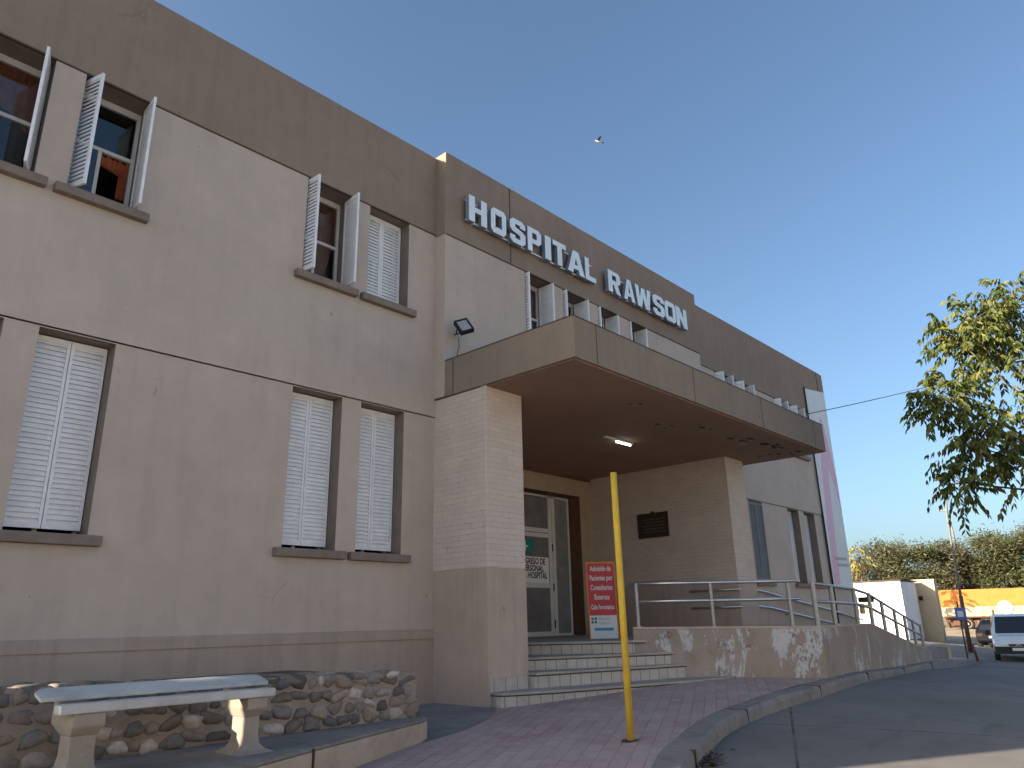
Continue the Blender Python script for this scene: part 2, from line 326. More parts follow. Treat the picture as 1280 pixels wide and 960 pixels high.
BEIGE = (.495, .418, .362); BROWN = (.275, .212, .17)
M = dict(
    beige=plaster('beige_plaster', BEIGE), brown=plaster('brown_plaster', BROWN, stain=.25), fascia=plaster('fascia_plaster', (.255, .205, .165), stain=.2, cracks=False),
    soffit=plaster('soffit_plaster', (.36, .235, .17), cracks=False), tan=plaster('tan_plaster', (.40, .31, .23), cracks=False),
    brick=brick_paint('painted_brick', (.58, .49, .43)), dado=plaster('brown_dado', (.44, .35, .295), stain=.3, cracks=False),
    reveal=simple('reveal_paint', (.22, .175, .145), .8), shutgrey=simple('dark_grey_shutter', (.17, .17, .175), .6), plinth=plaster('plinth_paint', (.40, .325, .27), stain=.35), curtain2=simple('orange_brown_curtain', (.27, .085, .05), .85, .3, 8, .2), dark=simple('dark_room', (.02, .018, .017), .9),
    groove=simple('groove', (.07, .055, .045), .9), white=simple('white_paint', (.79, .80, .83), .45, .07, 9, .1, 80),
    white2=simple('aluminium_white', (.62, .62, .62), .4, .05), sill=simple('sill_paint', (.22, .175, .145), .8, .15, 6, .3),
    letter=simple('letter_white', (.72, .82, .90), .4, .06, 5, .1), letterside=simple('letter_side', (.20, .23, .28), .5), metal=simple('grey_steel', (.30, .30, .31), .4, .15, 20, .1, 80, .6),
    steel=simple('bright_steel', (.55, .55, .56), .28, .1, 20, .05, 80, .9), black=simple('black_plastic', (.02, .02, .02), .5),
    glass=glass_mat('window_glass'), curtain=simple('orange_curtain', (.32, .085, .04), .85, .3, 8, .2),
    tile=tile_mat('step_tile', (.42, .385, .36)), tread=concrete('tread_stone', (.36, .33, .31), .5), tilecap=simple('dark_nosing_strip', (.07, .06, .055), .9),
    pavers=pavers('sidewalk_pavers'), ground=ground_mat('ground'), kerb=concrete('kerb_concrete', (.235, .215, .205), .75), apron=concrete('apron_concrete', (.22, .215, .215)),
    peeled=peeled('peeling_paint', (.31, .255, .215)), ledge=concrete('ledge_plaster', (.40, .33, .265), .35), ledgetop=concrete('ledge_top', (.22, .205, .19), .7),
    stone=stone_mat('cobbles'), mortar=concrete('mortar', (.30, .245, .205), .5), bench=concrete('bench_concrete', (.31, .27, .235), .35),
    benchwhite=concrete('bench_white_paint', (.45, .465, .475), .4), yellow=concrete('yellow_paint', (.60, .40, .055), .45),
    red=simple('sign_red', (.52, .055, .06), .5, .05), signwhite=simple('sign_white', (.68, .70, .70), .5, .04), orange=simple('sign_frame_orange', (.62, .22, .05), .6),
    teal=simple('teal_print', (.02, .20, .19), .5), blue=simple('blue_print', (.05, .25, .45), .5), ink=simple('black_ink', (.02, .02, .022), .6),
    pink=simple('pink_print', (.68, .42, .53), .5, .04), greyink=simple('grey_ink', (.35, .35, .37), .6), banner=simple('banner_vinyl', (.66, .67, .69), .5, .06, 1.5),
    bronze=simple('bronze_plaque', (.045, .033, .027), .45, .3, 12, .3), tube=emit('fluorescent_tube', (1, .97, .9), 2.4),
    doorglass=simple('dim_door_glass', (.17, .165, .175), .12, .2, 2, 0, 60, 0, .6), curtaingrey=simple('grey_blind', (.21, .22, .225), .6, .2, 3),
    jamb=simple('brown_door_jamb', (.15, .08, .05), .7, .2, 5), roof=concrete('roof_slab', (.25, .24, .23)),
    bark=simple('bark', (.11, .085, .065), .9, .3, 12, .8, 30), carwhite=simple('white_car_paint', (.62, .66, .70), .25, .04, 2, 0, 60, 0, .5),
    cardark=simple('dark_car_paint', (.005, .006, .010), .6, .1, 2, 0, 60, 0, .15), carglass=simple('car_glass', (.015, .02, .025), .06, .1, 1, 0, 60, 0, .8),
    rubber=simple('rubber', (.02, .02, .02), .8), rim=simple('wheel_rim', (.5, .5, .5), .35, .1, 9, .05, 60, .7), lamp=simple('headlamp', (.7, .72, .74), .12, .05, 4, 0, 60, 0, .7),
    truckorange=simple('truck_orange', (.52, .19, .045), .55, .12, 3), truckcream=simple('truck_cream', (.40, .34, .25), .6, .2, 3), rust=simple('rusty_steel', (.12, .06, .04), .8, .4, 12, .4),
    kiosk=plaster('kiosk_white', (.80, .78, .76), stain=.1, cracks=False), cream=plaster('cream_wall', (.55, .44, .30), cracks=False), limestone=concrete('pale_block', (.5, .40, .28), .3),
    polebrown=simple('lamp_post_brown', (.085, .055, .045), .6), polegrey=simple('lamp_post_grey', (.15, .15, .15), .6),
    wire=simple('cable', (.03, .03, .03), .7), bird=simple('bird_feathers', (.55, .52, .50), .8), birddark=simple('bird_dark', (.08, .08, .09), .8),
    soil=concrete('soil', (.14, .11, .085), .5), signblue=simple('traffic_blue', (.08, .16, .5), .4),
    leaf=leaf_mat('ash_leaves', [(0, (.035, .055, .014)), (.4, (.085, .115, .026)), (.8, (.15, .165, .04)), (1, (.24, .21, .055))], .42),
    bush=leaf_mat('acacia_leaves', [(0, (.04, .05, .02)), (.5, (.075, .085, .035)), (.9, (.11, .11, .05)), (1, (.14, .12, .06))], .25),
    bush2=leaf_mat('dry_acacia_leaves', [(0, (.055, .055, .028)), (.5, (.09, .085, .045)), (1, (.13, .11, .06))], .25),
    yleaf=leaf_mat('yellow_leaves', [(0, (.13, .13, .04)), (.6, (.28, .22, .05)), (1, (.36, .28, .07))]),
    litter=leaf_mat('dry_leaf_litter', [(0, (.05, .035, .02)), (.6, (.13, .09, .05)), (1, (.25, .19, .11))], .1),
)

# ------------------------------------------------------------------ ground surfaces
class TPS:
    def __init__(s, pts, lam=.02):
        P = np.array(pts, float); s.P = P[:, :2]; n = len(P)
        K = s.k(np.linalg.norm(s.P[:, None]-s.P[None], axis=2))+lam*np.eye(n)
        A = np.zeros((n+3, n+3)); A[:n, :n] = K; A[:n, n] = 1; A[:n, n+1:] = s.P; A[n:, :n] = A[:n, n:].T
        s.w = np.linalg.solve(A, np.r_[P[:, 2], 0, 0, 0])
    def k(s, r): return np.where(r > 1e-9, r*r*np.log(np.maximum(r, 1e-9)), 0)
    def __call__(s, x, y):
        r = np.linalg.norm(s.P-np.array([x, y], float), axis=1)
        return float(s.k(r)@s.w[:-3]+s.w[-3]+s.w[-2]*x+s.w[-1]*y)
S_ = TPS([(8,9,-1.107),(8,7.8,-1.107),(5.5,6.35,-1.13),(11.5,6.4,-.93),(12.3,5.9,-.95),(13.2,5.2,-.985),(20,6.2,-1.2),(27.7,7.5,-1.42),(7,4.8,-1.14),(5,4.7,-1.2),(10.6,5.0,-1.05),(33,7.5,-1.66),(0,6,-1.2),(38,10,-1.75),(2,4.5,-1.22),(9,6.8,-1.05)])
R_ = TPS([(7,4.1,-1.31),(8.9,4.7,-1.25),(10.9,4.8,-1.2),(13.25,4.9,-1.14),(16.3,5.3,-1.2),(23.5,6.4,-1.45),(35,7.3,-1.88),(0,0,-1.5),(3,3,-1.42),(10,0,-1.45),(20,0,-1.6),(35,0,-1.98),(48,9.5,-1.85),(70,14,-1.25),(45,14,-1.2),(60,30,-1.1),(60,-20,-1.8),(-20,0,-1.5),(-20,-30,-1.5),(30,-30,-1.8),(8,15,-1.35),(28,14,-1.6),(90,20,-1.1),(90,-40,-1.5),(-30,40,-1.4),(30,60,-1.3)])
def S(x, y): return S_(x, y)
def R(x, y):
    d = math.hypot(x-30, y-5); w = min(1, max(0, (d-55)/25))
    return R_(x, y)*(1-w)-1.35*w if w < 1 else -1.35
def near(xs):
    return xs
gx = sorted(set([-900,-500,-250,-120,-70,-45,-30]+[round(-24+i*1.0, 2) for i in range(27)]+[round(3+i*.35, 2) for i in range(100)]+[38+i*1.5 for i in range(40)]+[102,120,150,250,500,900,1500]))
gy = sorted(set([-900,-400,-200,-100,-60,-40]+[-30+i*2 for i in range(13)]+[round(-4+i*.35, 2) for i in range(40)]+[10+i*2 for i in range(20)]+[55,70,100,200,400,900]))
b = MB(); nx, ny = len(gx), len(gy)
b.v = [(x, y, R(x, y)) for y in gy for x in gx]
b.f = [(j*nx+i, j*nx+i+1, (j+1)*nx+i+1, (j+1)*nx+i) for j in range(ny-1) for i in range(nx-1)]; b.m = [0]*len(b.f)
tag(b.build('ground', M['ground'], smooth=True, recalc=False), kind='structure')

KERB = [(-8,2.0),(0,2.1),(2.5,2.25),(4,2.6),(5,3.1),(6.1,3.73),(6.85,4.03),(8.2,4.49),(9.2,4.71),(10.7,4.84),(12.2,4.84),(13.3,4.93),(15.1,5.2),(19,5.78),(23.3,6.45),(28,7.1),(32,7.5),(36,7.85)]
def interp(poly, x):
    for (a, ya), (c, yc) in zip(poly, poly[1:]):
        if a <= x <= c:
            t = (x-a)/(c-a); return ya+(yc-ya)*t
    return poly[0][1] if x < poly[0][0] else poly[-1][1]
def kerb_y(x):
    return sum(interp(KERB, x+d)*w for d, w in ((-.5,.25),(0,.5),(.5,.25)))
KW = .28
def kerb_pt(x, off):
    t = Vector((.2, kerb_y(x+.1)-kerb_y(x-.1), 0)).normalized()
    return x-t.y*off, kerb_y(x)+t.x*off
b = MB(); xs = [-8+i*.25 for i in range(int(44/.25)+1)]
b2 = MB()
for i, x in enumerate(xs):
    px, py = kerb_pt(x, KW); yb = 9.3 if x < 28 else 10.5+min(1, (x-28)/3)*1.0
    n = 24
    for j in range(n+1):
        y = py+(yb-py)*(j/n)**1.3; xx = px+(x-px)*(j/n); b.v.append((xx, y, S(xx, y)))
    if i:
        for j in range(n): b.f.append(((i-1)*(n+1)+j, i*(n+1)+j, i*(n+1)+j+1, (i-1)*(n+1)+j+1)); b.m.append(0)
tag(b.build('sidewalk', M['pavers'], smooth=True), kind='structure')
b = MB()
prof = [(-.02, -.32), (0, -.05), (.012, -.015), (.04, .006), (KW, .008), (KW+.01, -.15)]
for i, x in enumerate(xs):
    for o, h in prof:
        wob = .006*math.sin(x*3.1)+.004*math.sin(x*7.7+1)
        px, py = kerb_pt(x, o+wob); b.v.append((px, py, S(*kerb_pt(x, .1))+h+wob*.5))
    if i:
        n = len(prof)
        for j in range(n-1): b.f.append(((i-1)*n+j, i*n+j, i*n+j+1, (i-1)*n+j+1)); b.m.append(0)
tag(b.build('kerb', M['kerb']), kind='structure')
# joints across the kerb
b = MB()
for x in [6.75, 9.3, 12.0, 15.2, 19.4, 24.5]:
    a = kerb_pt(x, -.022); c = kerb_pt(x, KW); z = S(*kerb_pt(x, .1)); t = Vector((c[0]-a[0], c[1]-a[1], 0)).normalized()
    b.obox(((a[0]+c[0])/2, (a[1]+c[1])/2, z-.07), t, t.cross(Vector((0,0,1))), (0,0,1), KW/2+.004, .003, .079)
tag(b.build('kerb_joint', M['groove']), kind='structure')
b = MB()                                   # grey concrete apron between the ledge and the pillar
for i in range(13):
    for j in range(9):
        x = 5.4+i*.21; y0 = 6.3+.48*(i/12)+.9*(i/12)**2; y = y0+(9.1-y0)*j/8; b.v.append((x, y, S(x, y)+.005))
        if i and j: b.f.append(((i-1)*9+j-1, i*9+j-1, i*9+j, (i-1)*9+j)); b.m.append(0)
tag(b.build('concrete_apron', M['apron'], smooth=True), kind='structure')

# ------------------------------------------------------------------ the hospital
H = thing('hospital_building', (8, 9, -1.1), 'two storey beige and brown hospital with a wide entrance canopy', 'building')
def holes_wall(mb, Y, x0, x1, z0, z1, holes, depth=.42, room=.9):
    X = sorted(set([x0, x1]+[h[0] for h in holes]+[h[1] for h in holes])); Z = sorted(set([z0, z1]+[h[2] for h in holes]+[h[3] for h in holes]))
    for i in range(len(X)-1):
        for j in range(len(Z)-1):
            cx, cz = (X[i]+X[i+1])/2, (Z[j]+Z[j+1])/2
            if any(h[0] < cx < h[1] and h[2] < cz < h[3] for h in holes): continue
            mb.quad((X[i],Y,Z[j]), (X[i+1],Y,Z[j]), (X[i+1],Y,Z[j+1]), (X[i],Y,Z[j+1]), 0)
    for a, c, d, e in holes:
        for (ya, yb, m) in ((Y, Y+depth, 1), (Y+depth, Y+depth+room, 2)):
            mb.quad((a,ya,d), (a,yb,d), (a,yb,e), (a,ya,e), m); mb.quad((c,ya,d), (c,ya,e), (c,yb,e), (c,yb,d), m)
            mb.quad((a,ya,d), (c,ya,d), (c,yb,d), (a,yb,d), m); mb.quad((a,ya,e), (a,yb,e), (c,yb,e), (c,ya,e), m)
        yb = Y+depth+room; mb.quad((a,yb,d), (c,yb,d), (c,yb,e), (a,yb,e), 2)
XL, XE, XR, YB = -4.75, -2.72, 26.15, 20.0
LOW = [(.93, 1.76), (2.1, 2.905), (5.27, 6.1), (6.44, 7.27)]
RLOW = [(18.0, 18.85), (19.2, 20.04), (21.72, 22.52), (22.91, 23.72)]
CUP = [(9.98, 10.78), (11.15, 11.95), (12.36, 13.1), (13.56, 14.27)]
wl = MB()
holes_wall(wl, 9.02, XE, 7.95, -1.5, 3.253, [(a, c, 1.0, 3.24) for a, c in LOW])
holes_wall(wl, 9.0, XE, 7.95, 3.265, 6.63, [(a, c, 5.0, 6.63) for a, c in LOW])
wl.box(XE, 7.94, 9.05, 9.06, 3.2535, 3.2645, 3)  # dark brown strip painted in for the shadow line under the ledge
tag(wl.build('wall', [M['beige'], M['reveal'], M['dark'], M['groove']], H, recalc=False))
wr = MB()
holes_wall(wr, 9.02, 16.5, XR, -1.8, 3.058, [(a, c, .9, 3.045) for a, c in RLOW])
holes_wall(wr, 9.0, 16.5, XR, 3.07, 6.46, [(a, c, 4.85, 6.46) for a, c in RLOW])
wr.box(16.6, XR-.01, 9.05, 9.06, 3.0585, 3.0695, 3)  # right wing: same dark strip in place of the ledge shadow
wr.quad((XR,9.0,-2), (XR,YB,-2), (XR,YB,8.22), (XR,9.0,8.22), 0); wr.quad((XE,9.0,-2), (XE,9.0,8.22), (XE,YB,8.22), (XE,YB,-2), 0)
wr.quad((XE,YB,-2), (XE,YB,8.22), (XR,YB,8.22), (XR,YB,-2), 0)
wr.build('wall', [M['beige'], M['reveal'], M['dark'], M['groove']], H, recalc=False)
sun_slit = MB()                                 # unseen screen wall added; its opening throws sun onto the bench leg
for a_, c_, d_, e_ in ((XL, -3.2, -1.6, 6.63), (-2.74, XE-.002, -1.6, 6.63), (-3.199, -2.741, -1.6, 1.28), (-3.199, -2.741, 1.78, 6.63)): sun_slit.box(a_, c_, 9.0, 9.03, d_, e_)
sun_slit.build('wall', M['beige'], H)
wc = MB()
holes_wall(wc, 8.75, 7.88, 16.8, 3.57, 6.58, [(a, c, 4.9, 6.58) for a, c in CUP])
wc.quad((7.88,8.75,3.57), (7.88,8.75,6.58), (7.88,9.0,6.58), (7.88,9.0,3.57)); wc.quad((16.8,8.75,3.57), (16.8,9.0,3.57), (16.8,9.0,6.58), (16.8,8.75,6.58))
wc.build('wall', [M['beige'], M['reveal'], M['dark']], H, recalc=False)
pa = MB()                                  # brown parapet bands
pa.box(XL-.01, 7.885, 8.985, 9.3, 6.634, 8.22); pa.build('parapet', M['brown'], H, bevel=.012)
pa = MB(); pa.box(16.79, XR+.012, 8.985, 9.3, 6.464, 8.2); pa.build('parapet', M['brown'], H, bevel=.012)
pc = MB(); pc.box(7.87, 16.81, 8.735, 9.35, 6.584, 8.255); pc.build('parapet', M['brown'], H, bevel=.012)
gr = MB()                                  # expansion joints and dark lines under the bands
gr.box(9.555, 9.575, 8.728, 8.74, 6.6, 8.24); gr.box(25.6, 25.63, 8.976, 8.99, 6.5, 8.19)
gr.box(XL, 7.87, 8.99, 9.02, 6.615, 6.63); gr.box(16.82, XR, 8.99, 9.02, 6.445, 6.46); gr.box(7.885, 16.795, 8.742, 8.77, 6.566, 6.58)
gr.build('joint', M['groove'], H)
rf = MB(); rf.box(XE+.05, XR-.05, 9.28, YB-.05, 7.9, 8.1); rf.build('roof', M['roof'], H)
pl = MB()                                  # plinth with a splayed cornice
pl.add([(x, y, z) for x in (XE, 7.93) for y, z in ((9.03,-.06),(8.975,-.1),(8.97,-.205),(8.985,-.21),(8.985,-.225),(8.975,-.23),(8.975,-1.6),(9.1,-1.6))],
       [(i, i+1, 9+i, 8+i) for i in range(7)]+[tuple(range(8))[::-1], tuple(range(8, 16))])
pl.build('plinth', M['plinth'], H)
pr = MB(); pr.prism([(16.62, 8.975), (19.3, 8.975), (26.2, 8.975), (26.2, 9.015), (19.3, 9.015), (16.62, 9.015)], -1.8, [.66,.63,-.05,-.05,.63,.66]); pr.build('plinth', M['dado'], H)
# pillars and the deep entrance recess
YD = 11.72
for nm, x0, x1 in (('pillar', 7.92, 8.76), ('pillar', 15.73, 16.61)):
    p = MB(); p.box(x0, x1, 7.83, YD+.6, .77, 3.56); o = p.build(nm, M['brick'], H, bevel=.01)
    q = MB(); q.box(x0-.004, x1+.004, 7.825, YD+.59, -1.6, .77); q.build('dado', M['dado'], o, bevel=.012)
t_ = MB(); t_.box(7.93, 8.755, 7.808, 7.83, -.93, -.735); t_.build('tile_skirting', M['tile'], H)
dw = MB()
DX0, DX1, DZ1 = 11.9, 15.24, 3.05
dw.box(8.7, DX0, YD, YD+.5, -.6, 3.6); dw.box(DX1, 15.76, YD, YD+.5, -.6, 3.6); dw.box(DX0, DX1, YD, YD+.5, DZ1, 3.6)
dw.build('wall', M['tan'], H)
dj = MB(); dj.box(DX1-.012, DX1-.002, YD-.01, YD+.36, -.33, DZ1-.005); dj.box(DX0+.002, DX0+.012, YD-.01, YD+.36, -.33, DZ1-.005); dj.box(DX0+.013, DX1-.013, YD-.01, YD+.36, DZ1-.012, DZ1-.002)
dj.build('door_jamb', M['jamb'], H)
bd = MB(); bd.box(8.77, 15.72, YD-.03, YD-.001, 3.47, 3.55); bd.build('moulding', M['jamb'], H)
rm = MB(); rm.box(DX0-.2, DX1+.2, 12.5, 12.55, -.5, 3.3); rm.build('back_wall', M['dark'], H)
# entrance door
YF = YD+.36
dr = MB()
for x0, x1, z0, z1 in ((15.17,15.23,-.33,3.04),(14.40,14.52,-.33,3.04),(14.535,14.66,-.33,3.04),(12.0,15.165,2.98,3.035),(12.9,14.395,2.1,2.2),(12.9,14.395,1.98,2.08),(12.0,14.395,-.33,-.22),(14.665,15.165,-.33,-.27),(12.9,14.395,.78,.9),(12.92,13.02,-.22,1.98)):
    dr.box(x0, x1, YF, YF+.05, z0, z1)
DR = dr.build('door', M['white2'], H, bevel=.006)
g = MB(); g.box(11.95, 14.4, YF+.02, YF+.03, -.22, 2.97); g.build('pane', M['doorglass'], DR)
g = MB(); g.box(14.66, 15.17, YF+.02, YF+.03, -.27, 2.97); g.build('pane', M['curtaingrey'], DR)
g = MB()
for z in (1.75, .8, -.05):
    g = MB(); g.box(14.51, 14.545, YF-.012, YF+.002, z-.09, z+.09); g.build('hinge', M['black'], DR)

# canopy
CX0, CX1, CY0 = 7.9, 17.13, 6.03
cp = MB(); cp.box(CX0, CX1, CY0, 9.02, 3.56, 4.2)
CP = cp.build('canopy', M['fascia'], H, bevel=.01)
pe = MB(); pe.box(CX0+.05, CX1-.05, CY0+.05, YD+.05, 3.545, 3.558, 2)     # soffit with flaked plaster
def flake(mb, cx, cy, r, z, m):
    n = 14; pts = [(cx+r*1.9*math.cos(2*math.pi*i/n)*random.uniform(.45, 1.1), cy+r*math.sin(2*math.pi*i/n)*random.uniform(.45, 1.1)) for i in range(n)]
    c = (cx, cy, z); mb.add([c]+[(x, y, z) for x, y in pts], [(0, i+1, (i+1) % n+1) for i in range(n)], m)
for cx, cy, s_, n_ in ((14.6, 6.75, .09, 9), (15.6, 6.6, .08, 10), (16.5, 6.55, .08, 8), (10.4, 6.75, .05, 4), (13.0, 6.8, .06, 6), (12.2, 7.3, .06, 5), (16.2, 7.1, .05, 6)):
    for i in range(n_): flake(pe, cx+random.gauss(0, .22), cy+random.gauss(0, .12), s_*random.uniform(.4, 1.2), 3.5435-i*.0006, i % 2)
pe.build('soffit', [M['groove'], M['tan'], M['soffit']], CP, recalc=False)
cj = MB()
for x in (8.44, 11.26, 13.92, 16.55): cj.box(x-.007, x+.007, CY0-.003, CY0+.02, 3.563, 4.197)
cj.box(CX0-.003, CX0+.02, 8.55, 8.565, 3.563, 4.197); cj.box(CX0-.003, CX1+.003, CY0-.004, CY0+.02, 4.185, 4.203); cj.box(CX0-.004, CX0+.02, CY0+.03, 9.0, 4.185, 4.203)
cj.box(CX0-.002, CX0+.03, CY0+1.9, 9.0, 3.55, 3.563)
cj.build('joint', M['groove'], CP)
lt = MB(); lt.box(12.02, 13.0, 8.49, 8.56, 3.505, 3.544); LT = lt.build('ceiling_light', M['white2'], CP)
tb = MB(); tb.tube([(12.42, 8.525, 3.485), (12.93, 8.525, 3.485)], .016); tb.build('tube', M['tube'], LT)

# windows
def leaf(mb, O, u, n, w, h, pitch=.056, st=.035):
    O = Vector(O); u = Vector(u).normalized(); n = Vector(n).normalized(); z = Vector((0, 0, 1))
    for a in (st/2, w-st/2): mb.obox(O+u*a+z*h/2, u, n, z, st/2, .016, h/2)
    for zz in (.03, h-.03): mb.obox(O+u*w/2+z*zz, u, n, z, w/2-st, .014, .03)
    m = int((h-.12)/pitch)
    for i in range(m):
        zz = .075+i*(h-.14)/(m-1); d = (n*.38-z*.92).normalized() ; d2 = u.cross(d)
        mb.obox(O+u*w/2+z*zz, u, d, d2, w/2-st+.001, .031, .0035)
def win(a, c, z0, z1, Y, shut, curtain=None, sill=True, transom=.56, open_sash=False, angL=78, angR=80, bits=True, hinge=.18):
    f = MB(); yf = Y+.36; w = .045
    f.box(a, c, yf, yf+.05, z1-w-.04, z1); f.box(a, c, yf, yf+.05, z0, z0+w); f.box(a, a+w, yf, yf+.05, z0+w, z1-w-.04); f.box(c-w, c, yf, yf+.05, z0+w, z1-w-.04)
    zt = z0+(z1-z0)*transom; f.box(a+w, c-w, yf, yf+.05, zt-.025, zt+.025)
    xm = a+(c-a)*.48; f.box(xm-.022, xm+.022, yf+.005, yf+.045, z0+w, zt-.025)
    W = f.build('window', M['white2'], H)
    if sill:
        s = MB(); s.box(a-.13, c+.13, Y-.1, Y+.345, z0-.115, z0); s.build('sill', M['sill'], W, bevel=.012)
    if bits:
        g = MB()
        g.box(a+w, c-w, yf+.02, yf+.026, zt+.02, z1-w)
        g.box(a+w, (xm if open_sash else c-w), yf+.02, yf+.026, z0+w, zt-.02)
        g.build('pane', M['glass'], W)
    if shut == 'closed':
        for k_, (x, d) in enumerate(((a+.012, 1), (c-.012, -1))):
            s = MB(); leaf(s, (x, Y+.235, z0+.07), (d, 0, 0), (0, -1, 0), (c-a)/2-.016, z1-z0-.085); s.build('shutter', M['white'], W)
    elif shut == 'flush':
        for x, d in ((a+.006, 1), (c-.006, -1)):
            s = MB(); leaf(s, (x, Y+.02, z0+.03), (d, 0, 0), (0, -1, 0), (c-a)/2-.008, z1-z0-.06); tag(s.build('shutter', M['shutgrey'], W), 'dark grey shutter')
    elif shut == 'open':
        ww = (c-a)/2-.01
        s = MB(); g_ = RAD(angL); leaf(s, (a+.02, Y+hinge, z0+.03), (math.cos(g_), -math.sin(g_), 0), (-math.sin(g_), -math.cos(g_), 0), ww, z1-z0-.06); s.build('shutter', M['white'], W)
        s = MB(); g_ = RAD(angR); leaf(s, (c-.02, Y+hinge, z0+.03), (-math.cos(g_), -math.sin(g_), 0), (math.sin(g_), -math.cos(g_), 0), ww, z1-z0-.06); s.build('shutter', M['white'], W)
    if curtain:
        q = MB(); n = 40; rows = 14
        for r in range(rows+1):
            zz = z1-.04-(z1-z0-.1)*r/rows
            for i in range(n+1):
                t = i/n; fr = r/rows
                if curtain == 'full': x = a+.03+(c-a-.06)*t*(1-.45*max(0, fr-.35))
                elif curtain == 'corner': x = xm+.03+(c-xm-.06)*(1-(1-t)*(1 if fr < .35 else .32))
                elif curtain == 'right': x = c-.03-(c-a-.06)*(1-t)*(1-.75*min(1, fr*1.6))
                else: x = a+.03+(c-a-.06)*t+.25*fr*(1-t)*0
                y = yf+.07+.012*math.sin(t*n*1.15+fr*1.2)+.015*math.sin(t*17)
                if curtain == 'swag': zz2 = z1-.04-(z1-z0)*(1-transom)*fr*(.35+.75*t); q.v.append((x, y, zz2+.02*math.sin(t*40)))
                elif curtain == 'corner': q.v.append((x, y, zt-.03-(zt-z0)*.6*fr+.01*math.sin(t*30)))
                else: q.v.append((x, y, zz))
        for r in range(rows):
            for i in range(n): q.f.append((r*(n+1)+i, r*(n+1)+i+1, (r+1)*(n+1)+i+1, (r+1)*(n+1)+i)); q.m.append(0)
        q.build('curtain', M['curtain2' if curtain == 'full' else 'curtain'], W, smooth=True, recalc=False)
    return W
for i, (a, c) in enumerate(LOW): win(a, c, 1.0, 3.24, 9.02, 'closed', bits=False)
win(*LOW[0], 5.0, 6.63, 9.0, 'open', 'swag', angL=80, angR=72, transom=.52)
win(*LOW[1], 5.0, 6.63, 9.0, 'open', 'corner', open_sash=True, angL=73, angR=86, transom=.55)
win(*LOW[2], 5.0, 6.63, 9.0, 'open', 'full', angL=84, angR=86, transom=.5)
win(*LOW[3], 5.0, 6.63, 9.0, 'closed', bits=False)
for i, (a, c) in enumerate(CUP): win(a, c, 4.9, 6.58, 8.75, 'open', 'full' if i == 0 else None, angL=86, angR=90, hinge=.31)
win(*RLOW[0], .9, 3.045, 9.02, 'closed', bits=False); win(*RLOW[1], .9, 3.045, 9.02, 'flush', bits=False)
win(*RLOW[2], .9, 3.045, 9.02, 'closed', bits=False); win(*RLOW[3], .9, 3.045, 9.02, 'closed', bits=False)
for i, (a, c) in enumerate(RLOW): win(a, c, 4.85, 6.46, 9.0, 'open', 'full' if i == 1 else None, angL=66, angR=[70, 82, 70, 75][i])

# ------------------------------------------------------------------ sign letters
SIGN = thing('letter_sign', (8.3, 8.7, 6.95), 'white raised letters spelling HOSPITAL RAWSON on the brown parapet', 'sign')
OC = .2
def ring(o, w, h, t, x=.16, y=.14):
    return [[(0,y),(x,0),(w-x,0),(w,y),(w,h-y),(w-x,h),(x,h),(0,h-y)], [(t,y+.05),(t+.06,t*.9),(w-t-.06,t*.9),(w-t,y+.05),(w-t,h-y-.05),(w-t-.06,h-t*.9),(t+.06,h-t*.9),(t,h-y-.05)]]
GL = {
 'H': [[(0,0),(.32,0),(.32,.4),(.68,.4),(.68,0),(1,0),(1,1),(.68,1),(.68,.6),(.32,.6),(.32,1),(0,1)]],
 'O': ring(0, 1, 1, .28),
 'S': [[(0,.13),(.2,0),(.8,0),(1,.13),(1,.46),(.82,.58),(.34,.66),(.34,.8),(.66,.8),(.66,.7),(1,.7),(1,.87),(.8,1),(.2,1),(0,.87),(0,.58),(.18,.46),(.66,.38),(.66,.2),(.34,.2),(.34,.31),(0,.31)]],
 'P': [[(0,0),(.33,0),(.33,.36),(.8,.36),(1,.5),(1,.87),(.8,1),(0,1)], [(.33,.55),(.33,.81),(.62,.81),(.68,.76),(.68,.6),(.62,.55)]],
 'I': [[(0,0),(1,0),(1,1),(0,1)]],
 'T': [[(.33,0),(.67,0),(.67,.79),(1,.79),(1,1),(0,1),(0,.79),(.33,.79)]],
 'A': [[(0,0),(.3,0),(.36,.2),(.64,.2),(.7,0),(1,0),(.66,1),(.34,1)], [(.41,.37),(.5,.72),(.59,.37)]],
 'L': [[(0,0),(1,0),(1,.21),(.36,.21),(.36,1),(0,1)]],
 'R': [[(0,0),(.33,0),(.33,.37),(.44,.37),(.66,0),(1,0),(.76,.42),(1,.54),(1,.87),(.8,1),(0,1)], [(.33,.57),(.33,.81),(.62,.81),(.68,.76),(.68,.62),(.62,.57)]],
 'W': [[(.12,0),(.38,0),(.5,.5),(.62,0),(.88,0),(1,1),(.78,1),(.72,.42),(.6,.95),(.4,.95),(.28,.42),(.22,1),(0,1)]],
 'N': [[(0,0),(.3,0),(.3,.5),(.68,0),(1,0),(1,1),(.7,1),(.7,.5),(.32,1),(0,1)]],
}
LET = [('H',8.29,8.75),('O',8.86,9.27),('S',9.38,9.82),('P',9.89,10.3),('I',10.42,10.6),('T',10.67,11.09),('A',11.14,11.71),('L',11.74,12.11),('R',12.58,13.04),('A',13.17,13.62),('W',13.65,14.3),('S',14.4,14.9),('O',14.93,15.42),('N',15.45,15.96)]
for ch, a, c in LET:
    mb = MB(); w = c-a; h = .525
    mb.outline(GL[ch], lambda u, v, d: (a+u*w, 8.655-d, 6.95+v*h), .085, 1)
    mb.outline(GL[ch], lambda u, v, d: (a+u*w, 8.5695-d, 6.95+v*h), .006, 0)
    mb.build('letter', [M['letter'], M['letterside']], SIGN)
rl = MB()
